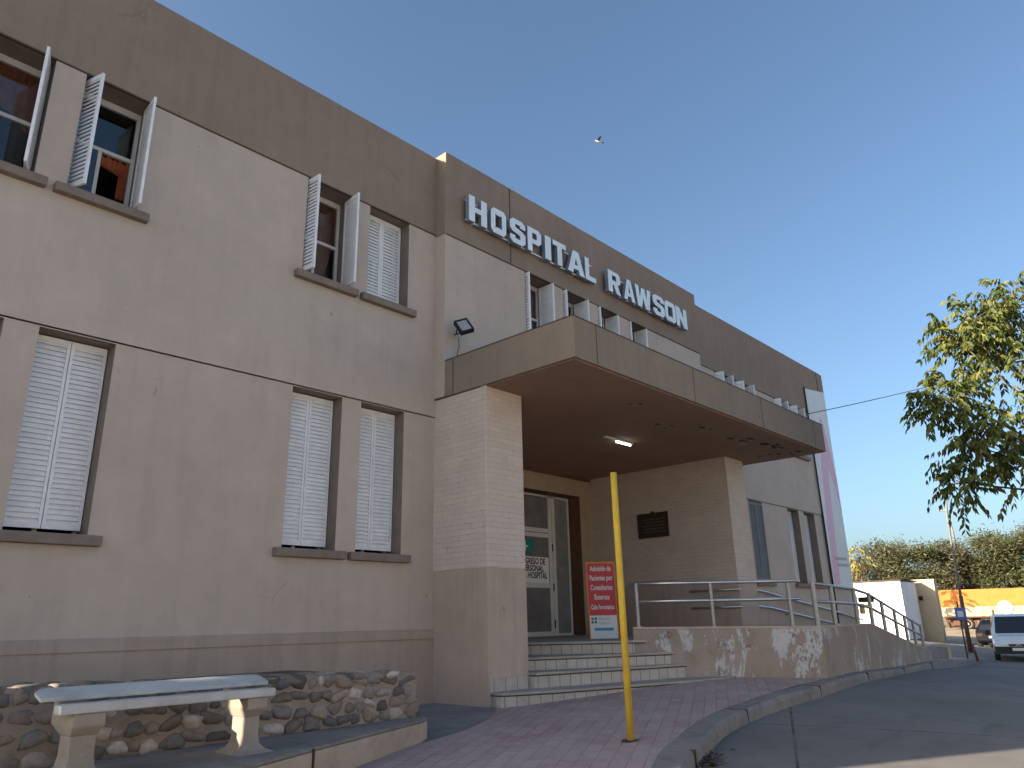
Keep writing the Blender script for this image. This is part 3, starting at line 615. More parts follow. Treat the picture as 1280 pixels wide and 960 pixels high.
for z in (6.985, 7.39):
    rl.box(8.3, 12.1, 8.662, 8.682, z, z+.025); rl.box(12.6, 15.95, 8.662, 8.682, z, z+.025)
for x in (8.5, 9.5, 10.5, 11.5, 12.8, 13.8, 14.8, 15.7):
    for z in (6.99, 7.395): rl.box(x, x+.02, 8.683, 8.74, z, z+.015)
rl.build('mounting_rail', M['white'], SIGN)

# ------------------------------------------------------------------ steps, terrace, ramp
ST = thing('entrance_steps', (10, 7.2, -1.05), 'worn pale tiled steps with dark nosings climbing to the hospital door', 'steps')
def smooth_corner(p0, p1, p2, n=6, f=.5):
    p0, p1, p2 = Vector(p0), Vector(p1), Vector(p2); a = p1+(p0-p1)*f; c = p1+(p2-p1)*f
    return [tuple((a*(1-t)**2+p1*2*t*(1-t)+c*t*t)) for t in [i/n for i in range(n+1)]]
W0, W1, W2 = (11.05, 7.49), (13.18, 5.16), (28.2, 7.52)
steps = [
    ([(7.95, 7.84)]+[(7.9, 7.5)]+[(8.05, 7.18)]+[(11.75, 6.3), (12.25, 6.35), (11.3, 7.5), (8.76, 9)], -1.5, -.919),
    ([(8.765, 7.72), (11.75, 6.84), (12.0, 6.75), (11.2, 7.6), (8.765, 9.2)], -1.4, -.709),
    ([(8.765, 8.31), (11.5, 7.03), (11.75, 7.0), (11.15, 7.65), (8.765, 10)], -1.4, -.522),
]
for poly, z0, z1 in steps:
    mb = MB()
    if len(poly) == 7: poly = [poly[0]]+smooth_corner(poly[0], poly[1], poly[3], 8, .55)+poly[3:]
    mb.prism(poly, z0, z1-.035, 0)
    o = mb.build('step', M['tile'], ST)
    cx = sum(p[0] for p in poly)/len(poly); cy = sum(p[1] for p in poly)/len(poly)
    n = len(poly); big = [(p[0]-.0, p[1]-.035) if p[1] < cy+.3 else p for p in poly]
    mb = MB(); mb.prism(big, z1-.034, z1); mb.build('tread', M['tread'], o, bevel=.008)
    mb = MB(); mb.prism([(p[0], p[1]-.012) if p[1] < cy+.3 else p for p in poly], z1-.05, z1-.0345); mb.build('nosing_strip', M['tilecap'], o)  # dark strip just below the overhanging tread edge
TZ = -.325
ter = [(8.77, 10.05), (11.17, 7.36), W0, (W0[0]+.1, W0[1]+.02), (13.2, 5.3), (16.7, 5.85), (16.7, 9.0), (15.725, 9.0), (15.725, 12.4), (8.77, 12.4)]
mb = MB(); mb.prism(ter, -1.4, TZ-.035); TE = mb.build('landing', M['tile'], ST)
mb = MB(); mb.prism([(8.77, 9.99), (11.15, 7.3)]+ter[2:], TZ-.034, TZ); mb.build('tread', M['tread'], TE)
mb = MB(); mb.prism([(8.77, 10.03), (11.16, 7.34)]+ter[2:4]+[(11.3, 8), (8.77, 11)], TZ-.05, TZ-.0345); mb.build('nosing_strip', M['tilecap'], TE)

RP = thing('access_ramp', (20, 6.5, -1.2), 'concrete access ramp behind a low wall with flaking brown and white paint', 'ramp')
mb = MB(); mb.prism([(16.7, 5.9), (28.3, 7.6), (28.3, 8.95), (16.7, 8.95)], -2.0, [TZ-.01, -1.42, -1.42, TZ-.01]); mb.build('ramp_floor', M['apron'], RP)
def wallpts(pts, th):                     # offset inwards (to +Y side)
    out = []
    for i, p in enumerate(pts):
        t = (Vector(pts[min(i+1, len(pts)-1)][:2])-Vector(pts[max(i-1, 0)][:2])).normalized(); out.append((p[0]-t.y*th, p[1]+t.x*th))
    return out
def wl_(x): return W1[1]+(W2[1]-W1[1])*(x-W1[0])/(W2[0]-W1[0])
top = [(*W0, -.115), (12.1, W0[1]+(W1[1]-W0[1])*(12.1-W0[0])/(W1[0]-W0[0]), -.135), (*W1, -.16), (15.5, wl_(15.5), -.165), (17.9, wl_(17.9), -.175), (20.5, wl_(20.5), -.44), (24, wl_(24), -.79), (27.9, wl_(27.9), -1.15)]
inn = wallpts(top, .16)
mb = MB()
for i in range(len(top)-1):
    a, c = top[i], top[i+1]; ai, ci = inn[i], inn[i+1]
    mb.add([(a[0],a[1],-2),(c[0],c[1],-2),(ci[0],ci[1],-2),(ai[0],ai[1],-2),(a[0],a[1],a[2]-.04),(c[0],c[1],c[2]-.04),(ci[0],ci[1],c[2]-.04),(ai[0],ai[1],a[2]-.04)],
           [(0,1,5,4),(2,3,7,6)]+([(3,0,4,7)] if i == 0 else [])+([(1,2,6,5)] if i == len(top)-2 else []))
mb.build('ramp_wall', M['peeled'], RP)
mb = MB(); outr = wallpts(top, -.012); inr = wallpts(top, .172); n = len(top)
for i in range(n):
    for q, dz in ((outr, -.04), (outr, 0), (inr, 0), (inr, -.04)): mb.v.append((q[i][0], q[i][1], top[i][2]+dz))
for i in range(n-1):
    for j in range(4): mb.f.append((i*4+j, (i+1)*4+j, (i+1)*4+(j+1) % 4, i*4+(j+1) % 4)); mb.m.append(0)
mb.f += [(0,1,2,3), ((n-1)*4+3, (n-1)*4+2, (n-1)*4+1, (n-1)*4)]; mb.m += [0, 0]
mb.build('coping', M['dado'], RP, bevel=.008)
# handrails
def lerp(a, c, t): return tuple(x+(y-x)*t for x, y in zip(a, c))
mid = wallpts(top, .08)
def on_wall(x):
    for i in range(len(top)-1):
        if top[i][0] <= x <= top[i+1][0]:
            t = (x-top[i][0])/(top[i+1][0]-top[i][0]); m_ = lerp(mid[i], mid[i+1], t); return m_[0], m_[1], top[i][2]+(top[i+1][2]-top[i][2])*t
    return mid[-1][0], mid[-1][1], top[-1][2]
HR = thing('handrail', on_wall(12), 'level grey steel handrail on the landing wall beside the steps', 'handrail', 'handrails of the ramp')
def hr_rail(pts, r): 
    mb = MB(); mb.tube(pts, r, 12); return mb
p0, p1 = on_wall(11.06), on_wall(13.05)
for dz in (.715, .42):
    z0 = p0[2]+dz; a = lerp(p0, p1, -.02); c = lerp(p0, p1, .985)
    hr_rail([(a[0], a[1], z0-.01), (c[0], c[1], z0-.045+.03)], .029).build('rail', M['steel'], HR, smooth=True)
for x in (11.12, 11.98, 12.9):
    p = on_wall(x); mb = MB(); mb.tube([(p[0], p[1], p[2]-.01), (p[0], p[1], p[2]+.715)], .034, 12); mb.lathe((p[0], p[1], p[2]), (0,0,1), [(.055,0),(.055,.012)]); mb.build('post', M['metal'], HR)
HR2 = thing('handrail', on_wall(20), 'sloping grey steel handrail descending along the outer ramp wall', 'handrail', 'handrails of the ramp')
XP = [13.28, 14.7, 16.9, 18.6, 20.2, 22.0, 23.7, 25.3, 26.9]
for dz in (.70, .40):
    pts = []
    for x in XP: p = on_wall(x); pts.append((p[0], p[1], p[2]+dz))
    if dz > .5: e = pts[-1]; 
    hr_rail(pts, .031).build('rail', M['metal'], HR2, smooth=True)
for x in XP:
    p = on_wall(x); mb = MB(); mb.tube([(p[0], p[1], p[2]-.01), (p[0], p[1], p[2]+.73)], .042, 12); mb.build('post', M['metal'], HR2)
HR3 = thing('handrail', (15.66, 8.4, .3), 'short pair of steel rails fixed to the brown lower side of the right pillar', 'handrail', 'handrails of the ramp')
for z in (.59, .225):
    hr_rail([(15.65, 9.0, z), (15.65, 7.75, z)], .022).build('rail', M['steel'], HR3, smooth=True)
mb = MB()
for y in (8.85, 7.95):
    for z in (.59, .225): mb.tube([(15.65, y, z), (15.735, y, z-.03)], .012, 8)
mb.build('bracket', M['metal'], HR3)
HR4 = thing('handrail', (20, 8.88, .3), 'pair of sloping steel rails fixed along the hospital wall above the ramp', 'handrail', 'handrails of the ramp')
for pts in ([(18.3,.69),(19.0,.65),(19.5,.61),(20.3,.51),(23.75,.15),(26.3,-.16)], [(18.3,.30),(19.0,.26),(19.55,.23),(21.4,.03),(23.75,-.22),(26.3,-.52)]):
    hr_rail([(x, 8.88, z) for x, z in pts], .024).build('rail', M['steel'], HR4, smooth=True)
mb = MB()
for x, z in ((18.6, .67), (20.6, .48), (22.6, .27), (24.6, .06)):
    mb.tube([(x, 8.88, z-.02), (x, 8.98, z-.06)], .012, 8); mb.tube([(x, 8.88, z-.40), (x, 8.98, z-.44)], .012, 8)
mb.build('bracket', M['metal'], HR4)

# ------------------------------------------------------------------ stone wall, ledge and bench
LZ = -.925
LG = thing('concrete_ledge', (3.5, 6, LZ), 'low concrete ledge with a sunlit edge under the stone wall and bench', 'ledge')
front = [(-6, 2.9), (1.5, 4.75), (3.72, 5.66), (5.45, 6.33), (5.58, 6.42)]
mb = MB(); mb.prism(front+[(6.3, 7.4), (6.25, 8.96), (-6, 8.96)], -1.6, LZ-.03); mb.build('ledge_face', M['ledge'], LG, bevel=.02)
mb = MB(); mb.prism([(x+.004, y+.01) for x, y in front]+[(6.29, 7.4), (6.24, 8.95), (-6, 8.95)], LZ-.029, LZ); mb.build('ledge_top', M['ledgetop'], LG, bevel=.01)
for x, y in ((3.72, 5.655), (2.6, 5.2)):
    mb = MB(); mb.obox((x, y-.004, -1.1), (.93,.37,0), (-.37,.93,0), (0,0,1), .006, .01, .17); mb.build('crack', M['groove'], LG)
SW = thing('stone_wall', (3, 6.8, LZ), 'rough river stone wall with brown mortar behind the bench', 'wall')
def wtop(x): return -.455+(5.6-x)*.028
mb = MB(); mb.prism([(-3, 6.582), (5.56, 6.582), (5.56, 7.02), (-3, 7.02)], LZ-.1, [wtop(-3)-.03, wtop(5.56)-.03, wtop(5.56)-.03, wtop(-3)-.03]); mb.build('mortar', M['mortar'], SW)
def ico():
    bm = bmesh.new(); bmesh.ops.create_icosphere(bm, subdivisions=2, radius=1); bm.verts.index_update()
    v = [tuple(x.co) for x in bm.verts]; f = [tuple(q.index for q in p.verts) for p in bm.faces]; bm.free(); return v, f
IV, IF = ico()
def rock(mb, c, sx, sy, sz, rot, m=0):
    rnd = [random.uniform(-1, 1) for _ in range(6)]
    cr, sr = math.cos(rot), math.sin(rot); vs = []
    for x, y, z in IV:
        kx = 1+.15*math.sin(2.6*x+rnd[0]*3)+.14*math.sin(3.2*z+rnd[1]*4)+.06*math.sin(6*y+rnd[2]*5+3*x)+.07*math.sin(5*x-4*z+rnd[3]*6)
        e = lambda q: math.copysign(abs(q)**.62, q)
        x, y, z = e(x)*sx*kx, e(y)*sy*kx, e(z)*sz*kx
        vs.append((c[0]+x*cr-z*sr, c[1]+y, c[2]+x*sr+z*cr))
    mb.add(vs, IF, m)
mb = MB()
x = -3
rows = [0, .105, .215, .325]
for r, h in enumerate(rows):
    x = -3+random.uniform(0, .15)
    while x < 5.52:
        w = random.uniform(.045, .115); x += w
        if x > 5.56: break
        hh = random.uniform(.042, .064)
        rock(mb, (x, 6.61+random.uniform(-.01, .02), LZ+.06+h+(wtop(x)+.455)*(h/.35)+random.uniform(-.015, .015)), w*1.04, .062, hh, random.uniform(-.45, .45))
        x += w+random.uniform(-.012, .006)
x = -3
while x < 5.36:                             # cap stones
    w = random.uniform(.08, .15); x += w
    for y in (6.66, 6.86): rock(mb, (x+random.uniform(-.03, .03), y, wtop(x)-.052), w*.9, .11, .042, random.uniform(-.06, .06))
    x += w+.01
for y in (6.72, 6.92):
    for z in (-.86, -.75, -.64, -.54): rock(mb, (5.55, y, z+random.uniform(-.02, .02)), .06, .09, .055, 0)
mb.build('stones', M['stone'], SW, smooth=True)
mb = MB(); mb.box(-3, 5.5, 7.03, 8.96, LZ-.05, -.52); tag(mb.build('planting_soil', M['soil']), 'bare brown soil filling the planter behind the stone wall', 'soil', kind='stuff')

BN = thing('bench', (2.65, 6.0, LZ), 'weathered concrete bench with a tilted white plank seat', 'bench')
BY = 5.98
def plank(mb, y0, y1, z0, th, x0, x1, tilt):
    n = 6; out = []
    for i in range(n+1):
        g = math.pi/2*i/n; out.append((x1-.07+.07*math.cos(math.pi/2-g), y1-(y1-y0)*(1-math.cos(g))*.0-(y1-y0)*i/n))
    pts = [(x0, y0), (x1-.0, y0)]; 
    L = [(x0+.0, y0), (x1, y0), (x1, y1-.05), (x1-.02, y1-.015), (x1-.06, y1), (x0+.1, y1), (x0+.04, y1-.02), (x0, y1-.07)]
    zz = lambda y: z0+(y-y0)*tilt
    mb.prism(L, [zz(y)-th for _, y in L], [zz(y) for _, y in L])
mb = MB(); plank(mb, BY-.19, BY-.01, -.462, .06, 1.86, 3.43, 0); mb.build('seat', M['benchwhite'], BN, bevel=.012)
mb = MB(); plank(mb, BY-.03, BY+.17, -.418, .028, 1.78, 3.45, .26); mb.build('seat', M['benchwhite'], BN, bevel=.008)
for x, hx in ((2.06, .105), (3.29, .085)):
    mb = MB()
    mb.add([(x-hx,BY-.17,-.524),(x+hx,BY-.17,-.524),(x+hx,BY+.26,-.45),(x-hx,BY+.26,-.45),(x-hx,BY-.17,-.605),(x+hx,BY-.17,-.605),(x+hx,BY+.26,-.605),(x-hx,BY+.26,-.605),
            (x-hx+.02,BY-.1,-.665),(x+hx-.02,BY-.1,-.665),(x+hx-.02,BY+.12,-.665),(x-hx+.02,BY+.12,-.665)],
           [(0,1,2,3),(0,4,5,1),(1,5,6,2),(2,6,7,3),(3,7,4,0),(4,8,9,5),(5,9,10,6),(6,10,11,7),(7,11,8,4)])
    prof = [(hx-.02,.10,-.667),(hx-.02,.10,-.80),(hx-.01,.11,-.86),(hx+.02,.14,-.90),(hx+.07,.19,LZ)]
    for (a, d, z), (a2, d2, z2) in zip(prof, prof[1:]):
        mb.add([(x-a,BY-d,z),(x+a,BY-d,z),(x+a,BY+d,z),(x-a,BY+d,z),(x-a2,BY-d2,z2),(x+a2,BY-d2,z2),(x+a2,BY+d2,z2),(x-a2,BY+d2,z2)], [(0,4,5,1),(1,5,6,2),(2,6,7,3),(3,7,4,0)])
    mb.build('leg', M['bench'], BN, bevel=.01)

# ------------------------------------------------------------------ things at the entrance
PO = thing('pole', (6.78, 4.71, -1.14), 'tall plain yellow steel pole standing in the red sidewalk', 'pole')
mb = MB(); mb.tube([(6.78, 4.71, S(6.78, 4.71)-.03), (6.772, 4.715, 1.56)], .036, 16); mb.build('shaft', M['yellow'], PO, smooth=True)
mb = MB(); flake(mb, 6.76, 4.71, .085, S(6.78, 4.71)+.006, 0); mb.build('base_hole', M['groove'], PO, recalc=False)

SG = thing('sandwich_board', (11.7, 8.55, TZ), 'standing red and white notice board reading Admision de Pacientes', 'sign')
A_, B_ = Vector((11.50, 8.755, TZ)), Vector((11.885, 8.36, TZ)); ux = (B_-A_).normalized(); nx_ = Vector((-.74, -.67, 0)).normalized(); sw = (B_-A_).length; sh = 1.40
lean = Vector((.74, .67, 0))*.16
upv = (Vector((0, 0, sh))+lean).normalized()
def sgp(u, v, d=0): return A_+ux*u+upv*v+nx_*d
def sgbox(mb, u0, u1, v0, v1, d0, d1, m=0):
    mb.add([sgp(u, v, d) for d in (d0, d1) for u, v in ((u0,v0),(u1,v0),(u1,v1),(u0,v1))], ((0,3,2,1),(4,5,6,7),(0,1,5,4),(1,2,6,5),(2,3,7,6),(3,0,4,7)), m)
mb = MB(); sgbox(mb, 0, .025, 0, sh-.03, -.012, .012); sgbox(mb, sw-.025, sw, 0, sh-.03, -.012, .012); sgbox(mb, 0, sw, sh-.03, sh, -.012, .012)
mb.build('board_frame', M['orange'], SG)
mb = MB(); sgbox(mb, .026, sw-.026, .42, sh-.031, -.008, .004); mb.build('red_panel', M['red'], SG)
mb = MB(); sgbox(mb, .026, sw-.026, 0.01, .419, -.008, .004); mb.build('white_panel', M['signwhite'], SG)
mb = MB()
for i, ln in enumerate(('Admisión de', 'Pacientes por', 'Consultorios', 'Externos', 'Calle Ferroviarios')):
    mb.text(ln, .135 if i < 4 else .115, lambda u, v, i=i: sgp(sw/2+u, sh-.17-i*.175+v, .007), sx=.58 if i < 4 else .52, bold=.003)
mb.build('lettering', M['signwhite'], SG, recalc=False)
mb = MB()
for i in range(2):
    for j in range(2): sgbox(mb, .05+i*.06, .095+i*.06, .30+j*.06-.02, .345+j*.06-.02, .004, .007)
mb.build('emblem', M['teal'], SG)
mb = MB(); mb.text('Hospital\nRawson', .075, lambda u, v: sgp(.19+u, .335+v, .007), align='LEFT', sx=.85); mb.build('lettering', M['greyink'], SG, recalc=False)
mb = MB(); sgbox(mb, .1, sw-.1, .15, .20, .004, .007); mb.build('blue_strip', M['blue'], SG)
mb = MB()
for u in (.03, sw-.03): mb.tube([tuple(sgp(u, sh*.97, -.02)), tuple(A_+ux*u+Vector((.74,.67,0))*.36+Vector((0,0,.0)))], .012, 8)
mb.build('strut', M['black'], SG)

NO = thing('door_notice', (13.95, YF, 1.2), 'white paper notice on the glass door reading INGRESO DE PERSONAL DEL HOSPITAL', 'notice')
mb = MB(); mb.box(13.2, 14.37, YF+.008, YF+.016, .87, 1.5); mb.build('sheet', M['white'], NO)
mb = MB()
for i, ln in enumerate(('INGRESO DE', 'PERSONAL', 'DEL HOSPITAL')): mb.text(ln, .20, lambda u, v, i=i: (13.79+u, YF+.005, 1.33-i*.165+v), sx=.78, bold=.006)
mb.build('lettering', M['ink'], NO, recalc=False)
TL = thing('door_sticker', (13.7, YF, 1.75), 'small teal square sticker on the door glass above the notice', 'sticker')
mb = MB(); mb.box(13.35, 13.83, YF+.008, YF+.016, 1.6, 1.89); mb.build('sheet', M['teal'], TL)
mb = MB(); mb.box(13.5, 13.54, YF+.003, YF+.0079, 1.63, 1.86); mb.box(13.42, 13.499, YF+.003, YF+.0079, 1.72, 1.76); mb.box(13.541, 13.62, YF+.003, YF+.0079, 1.72, 1.76); mb.build('emblem', M['signwhite'], TL)

PQ = thing('plaque', (15.72, 9.87, 2.17), 'dark bronze commemorative plaque on the painted brick wall of the entrance', 'plaque')
mb = MB(); mb.box(15.69, 15.728, 9.45, 10.30, 1.88, 2.47); mb.tube([(15.70, 9.87, 2.465), (15.728, 9.87, 2.465)], .05, 14); random.seed(3)
for r in range(5):
    y = 10.2-random.uniform(0, .1)
    while y > 9.55:
        w = random.uniform(.03, .09); mb.box(15.684, 15.6895, y-w, y, 2.3-r*.075, 2.325-r*.075, 1); y -= w+.02
mb.build('plate', [M['bronze'], simple('bronze_relief', (.13, .10, .08), .5)], PQ)

FL = thing('floodlight', (8.12, 8.5, 4.75), 'black square floodlight tilted above the canopy at the building corner', 'floodlight')
fc = Vector((8.02, 8.42, 4.76)); fn = Vector((-.55, -.72, .42)).normalized(); fu = fn.cross(Vector((0, 0, 1))).normalized(); fv = fu.cross(fn)
rr = RAD(-24); fu, fv = fu*math.cos(rr)+fv*math.sin(rr), -fu*math.sin(rr)+fv*math.cos(rr)
mb = MB(); mb.obox(fc-fn*.03, fu, fv, fn, .12, .145, .03)
for sgn in (-1, 1): mb.obox(fc+fu*sgn*.108+fn*.014, fu, fv, fn, .012, .145, .012); mb.obox(fc+fv*sgn*.133+fn*.014, fu, fv, fn, .096, .012, .012)
mb.build('housing', M['black'], FL)
mb = MB(); mb.obox(fc+fn*.004, fu, fv, fn, .095, .12, .003); mb.build('lens', simple('lamp_glass', (.32, .33, .34), .15), FL)
mb = MB(); mb.tube([tuple(fc-fn*.05-fu*.13), tuple(fc-fn*.15-fu*.13), (8.12, 8.75, 4.72)], .012, 8); mb.tube([tuple(fc-fn*.05+fu*.13), tuple(fc-fn*.15+fu*.13), (8.12, 8.75, 4.72)], .012, 8); mb.build('bracket', M['black'], FL)
mb = MB(); mb.tube([(8.12, 8.66, 4.64), (8.17, 8.70, 4.5), (8.14, 8.72, 4.35), (8.15, 8.72, 4.2)], .007, 6); mb.build('cable', M['black'], FL)

BA = thing('banner', (25.2, 8.95, .8), 'tall white banner with a pink ribbon shape on the far end of the hospital', 'banner')
def bn(u, v, d=0): return (24.34+u*1.68, 8.965-d, .80+v*(6.5+.2*u))
mb = MB(); mb.add([bn(u, v, d) for d in (0, .02) for u, v in ((0,0),(1,0),(1,1),(0,1))], ((0,3,2,1),(4,5,6,7),(0,1,5,4),(1,2,6,5),(2,3,7,6),(3,0,4,7))); mb.build('sheet', M['banner'], BA)
mb = MB()
mb.outline([[(.04,.02),(.34,.02),(.44,.30),(.55,.52),(.62,.60),(.80,.50),(1.0,.36),(1.0,.54),(.84,.68),(.72,.80),(.62,.86),(.5,.84),(.42,.76),(.30,.62),(.16,.38)]], lambda u, v, d: bn(u, v, .0205+d), .002)
mb.build('ribbon', M['pink'], BA, recalc=True)
mb = MB(); random.seed(5)
for r, (u0, u1) in enumerate(((.2, .82), (.32, .9))):
    u = u0
    while u < u1:
        w = random.uniform(.025, .07); v = .135-r*.03
        mb.add([bn(a, q, .0235) for a, q in ((u, v), (u+w, v), (u+w, v+.014), (u, v+.014))], ((0,1,2,3),)); u += w+.018
mb.build('print_lines', M['greyink'], BA, recalc=False)
mb = MB(); mb.tube([(24.27, 8.95, 7.35), (24.30, 8.95, -.3)], .022, 8); mb.build('edge_cord', M['black'], BA)

# cable from the wall into the tree
mb = MB(); a, c = Vector((24.27, 8.93, 6.40)), Vector((27.5, -2.5, 8.3)); 
mb.tube([tuple(a.lerp(c, t)-Vector((0, 0, 1.0*t*(1-t)))) for t in [i/20 for i in range(21)]], .012, 6)
tag(mb.build('cable', M['wire'], loc=(24.27, 8.93, 6.4)), 'thin black cable stretched from the banner wall towards the near tree', 'cable')

# gutter leaf litter
mb = MB(); random.seed(11)
for i in range(170):
    x = random.gauss(6.95, .28); off = -abs(random.gauss(.05, .09)); px, py = kerb_pt(x, off); z = R(px, py)+random.uniform(.004, .03); g = random.uniform(0, 6.28); l = random.uniform(.02, .05)
    d = Vector((math.cos(g), math.sin(g), random.uniform(-.4, .4))).normalized(); e = d.cross(Vector((random.uniform(-.5,.5), random.uniform(-.5,.5), 1))).normalized()
    p = Vector((px, py, z)); mb.add([p-d*l, p+e*l*.35, p+d*l, p-e*l*.35], ((0,1,2,3),))
tag(mb.build('leaf_litter', M['litter'], recalc=False), 'dry leaves and twigs gathered in the gutter against the kerb', 'leaf litter', kind='stuff')

# ------------------------------------------------------------------ trees
def sprig(mb, p, d, L, n, ll, droop=.6):
    p = Vector(p); d = Vector(d).normalized(); side = d.cross(Vector((0, 0, 1)))
    side = side.normalized() if side.length > .01 else Vector((1, 0, 0))
    for i in range(n):
        t = (i+.5)/n; q = p+d*L*t+Vector((0, 0, -droop*L*t*t*.6))
        for sg in (-1, 1):
            ax = (side*sg*random.uniform(.55, 1)+d*random.uniform(.2, .7)+Vector((0, 0, -random.uniform(.35, 1.25)*droop*1.6))).normalized()
            l = ll*random.uniform(.7, 1.15); nr = ax.cross(Vector((random.uniform(-1,1), random.uniform(-1,1), random.uniform(-.3,.6)))).normalized()
            w = l*.21; k1 = q+ax*l*.45; up = ax.cross(nr)*l*.05
            mb.add([q, k1+nr*w, q+ax*l-Vector((0,0,l*.12)), k1-nr*w, k1-up], ((0,1,4),(1,2,4),(2,3,4),(3,0,4)))
random.seed(21)
TB = Vector((18.2, .6, R(18.2, .6)))
NT_ = thing('shade_tree', tuple(TB), 'leafy green tree overhanging the road at the right with drooping leaflets', 'tree')
tk = MB()
fork = TB+Vector((-.15, .2, 2.6))
tk.tube([tuple(TB-Vector((0,0,.1))), tuple(TB+Vector((0, .05, .5))), tuple(TB+Vector((-.08, .1, 1.6))), tuple(fork)], [.24, .18, .15, .13], 12)
crown = MB()
cl = [  # cluster centres, radii
    (16.05,3.15,4.05,.55),(16.2,2.75,5.0,.6),(16.5,2.6,5.55,.6),(17.0,1.9,5.8,.7),(16.6,2.2,4.6,.8),(16.1,2.9,3.0,.6),(16.4,2.6,3.3,.5),(17.0,1.8,3.2,.5),(17.0,2.1,5.4,.8),
    (16.6,2.3,2.6,.55),(17.2,1.6,2.7,.7),(17.6,1.1,4.3,1.0),(18.2,.6,5.1,1.0),(18.6,-.2,4.2,1.1),(19,.8,4.8,1.0),(17.9,.4,3.0,.9),(16.2,3.25,2.35,.38),(15.85,3.35,4.0,.4),(18.4,-1,4.9,1.0),(19.2,-.3,5.4,1),(16.9,1.7,2.2,.4),(17.3,1.3,2.05,.3)]
for i, (x, y, z, r) in enumerate(cl):
    c = Vector((x, y, z)); m_ = fork.lerp(c, .55)+Vector((0, 0, .35)); tk.tube([tuple(fork-Vector((0,0,.2))), tuple(fork.lerp(m_, .5)+Vector((0,0,.1))), tuple(m_), tuple(c)], [.07, .045, .025, .01], 7)
    for j in range(int(74*r*r+26)):
        g = Vector((random.gauss(0, 1), random.gauss(0, 1), random.gauss(0, .8))).normalized()*r*random.uniform(.25, 1)**.6
        q = c+g
        if random.random() < .25: tk.tube([tuple(c), tuple(c.lerp(q, .6)+Vector((0,0,.04))), tuple(q)], [.012, .008, .004], 5)
        d = (g.normalized()*.8+Vector((random.gauss(0,.35), random.gauss(0,.35), random.gauss(.05,.35))))
        sprig(crown, q, d, random.uniform(.26, .46), random.randint(4, 6), .17, .8)
tk.build('trunk', M['bark'], NT_, smooth=True); crown.build('crown', M['leaf'], NT_, recalc=False)

def far_tree(base, h, rx, label, mat, n, group='trees behind the truck', leafs=.17, lobes=12, low=.12, thin=1.0):
    base = Vector((base[0], base[1], R(base[0], base[1])))
    t = thing('acacia_tree', tuple(base), label, 'tree', group)
    tk = MB(); cr = MB(); fk = base+Vector((random.uniform(-.3,.3), random.uniform(-.3,.3), h*.3))
    tk.tube([tuple(base-Vector((0,0,.1))), tuple(base.lerp(fk, .5)+Vector((.1,.05,0))), tuple(fk)], [.22, .17, .14], 8)
    for i in range(lobes):
        g = 6.283*i/lobes+random.uniform(-.4, .4); rad = rx*random.uniform(.15, .72)
        z = h*random.uniform(.3+low*.3, .86)
        c = base+Vector((rad*math.cos(g), rad*math.sin(g), z)); r = rx*random.uniform(.32, .5)
        tk.tube([tuple(fk), tuple(fk.lerp(c, .5)+Vector((0,0,.3))), tuple(c)], [.09, .05, .02], 6)
        for j in range(5):
            e = c+Vector((random.gauss(0,1), random.gauss(0,1), random.gauss(.2,.7))).normalized()*r*.95; tk.tube([tuple(c), tuple(e)], [.025, .006], 4)
        for j in range(int(n*1.75)//lobes):
            q = Vector((random.gauss(0,1), random.gauss(0,1), random.gauss(0,.8))); q = q.normalized()*r*random.uniform(.35, 1.06)*(1+.18*math.sin(q.x*5+i)+.15*math.sin(q.z*6))
            p = c+Vector((q.x, q.y, q.z*.72)); a = Vector((random.gauss(0,1), random.gauss(0,1), random.gauss(0,.6))).normalized(); bb = a.cross(Vector((random.gauss(0,1), random.gauss(0,1), random.gauss(0,1)))).normalized()
            s_ = leafs*random.uniform(.5, 1.2)
            cr.add([p-a*s_, p-bb*s_*.28, p+a*s_, p+bb*s_*.28], ((0,1,2,3),))
    tk.build('trunk', M['bark'], t, smooth=True); cr.build('crown', mat, t, recalc=False)
FT = [
    ((70.5,22.5), 7.3, 3.4, 'olive brown acacia just behind the white kiosk', 'bush2', 6500),
    ((73.5,20.6), 8.0, 3.6, 'rounded green topped acacia between the kiosk and the lamp post', 'bush', 7500),
    ((75,18.0), 7.3, 3.5, 'dry brownish acacia directly behind the slanting lamp post', 'bush2', 6500),
    ((77.0,15.6), 8.2, 3.4, 'dense green acacia above the left half of the orange truck', 'bush', 7500),
    ((79.5,12.8), 9.4, 4.0, 'tallest green acacia rising behind the middle of the orange truck', 'bush', 9500),
    ((82,9.0), 9.3, 4.0, 'broad green acacia at the right edge behind the truck', 'bush', 8000),
    ((69.5,27.5), 6.4, 3.0, 'dark bushy acacia beside the end wall of the hospital', 'bush2', 4500),
    ((72,17.6), 4.4, 2.2, 'short bush growing against the tan wall', 'bush2', 4200),
    ((75.5,14.0), 4.6, 2.3, 'short green bush showing just over the truck roof', 'bush', 4200),
    ((71.5,20.0), 4.6, 2.4, 'low olive bush filling the gap right above the kiosk roof', 'bush', 4200),
    ((76.8,11.8), 5.2, 2.6, 'wide low bush above the white disc of the truck', 'bush', 4200),
    ((78.5,9.8), 4.8, 2.4, 'short green bush at the picture edge over the truck', 'bush', 4200),
]
random.seed(5)
for bs, h, rx, lb, mt, n in FT: far_tree(bs, h, rx, lb, M[mt], n)
YT = Vector((60.5, 20.1, R(60.5, 20.1)))
t = thing('yellow_tree', tuple(YT), 'slim tree with yellow drooping leaves beside the hospital end wall', 'tree')
tk = MB(); tk.tube([tuple(YT), tuple(YT+Vector((0,0,3))), tuple(YT+Vector((.1,0,5.4)))], [.14, .1, .05], 8); cr = MB()
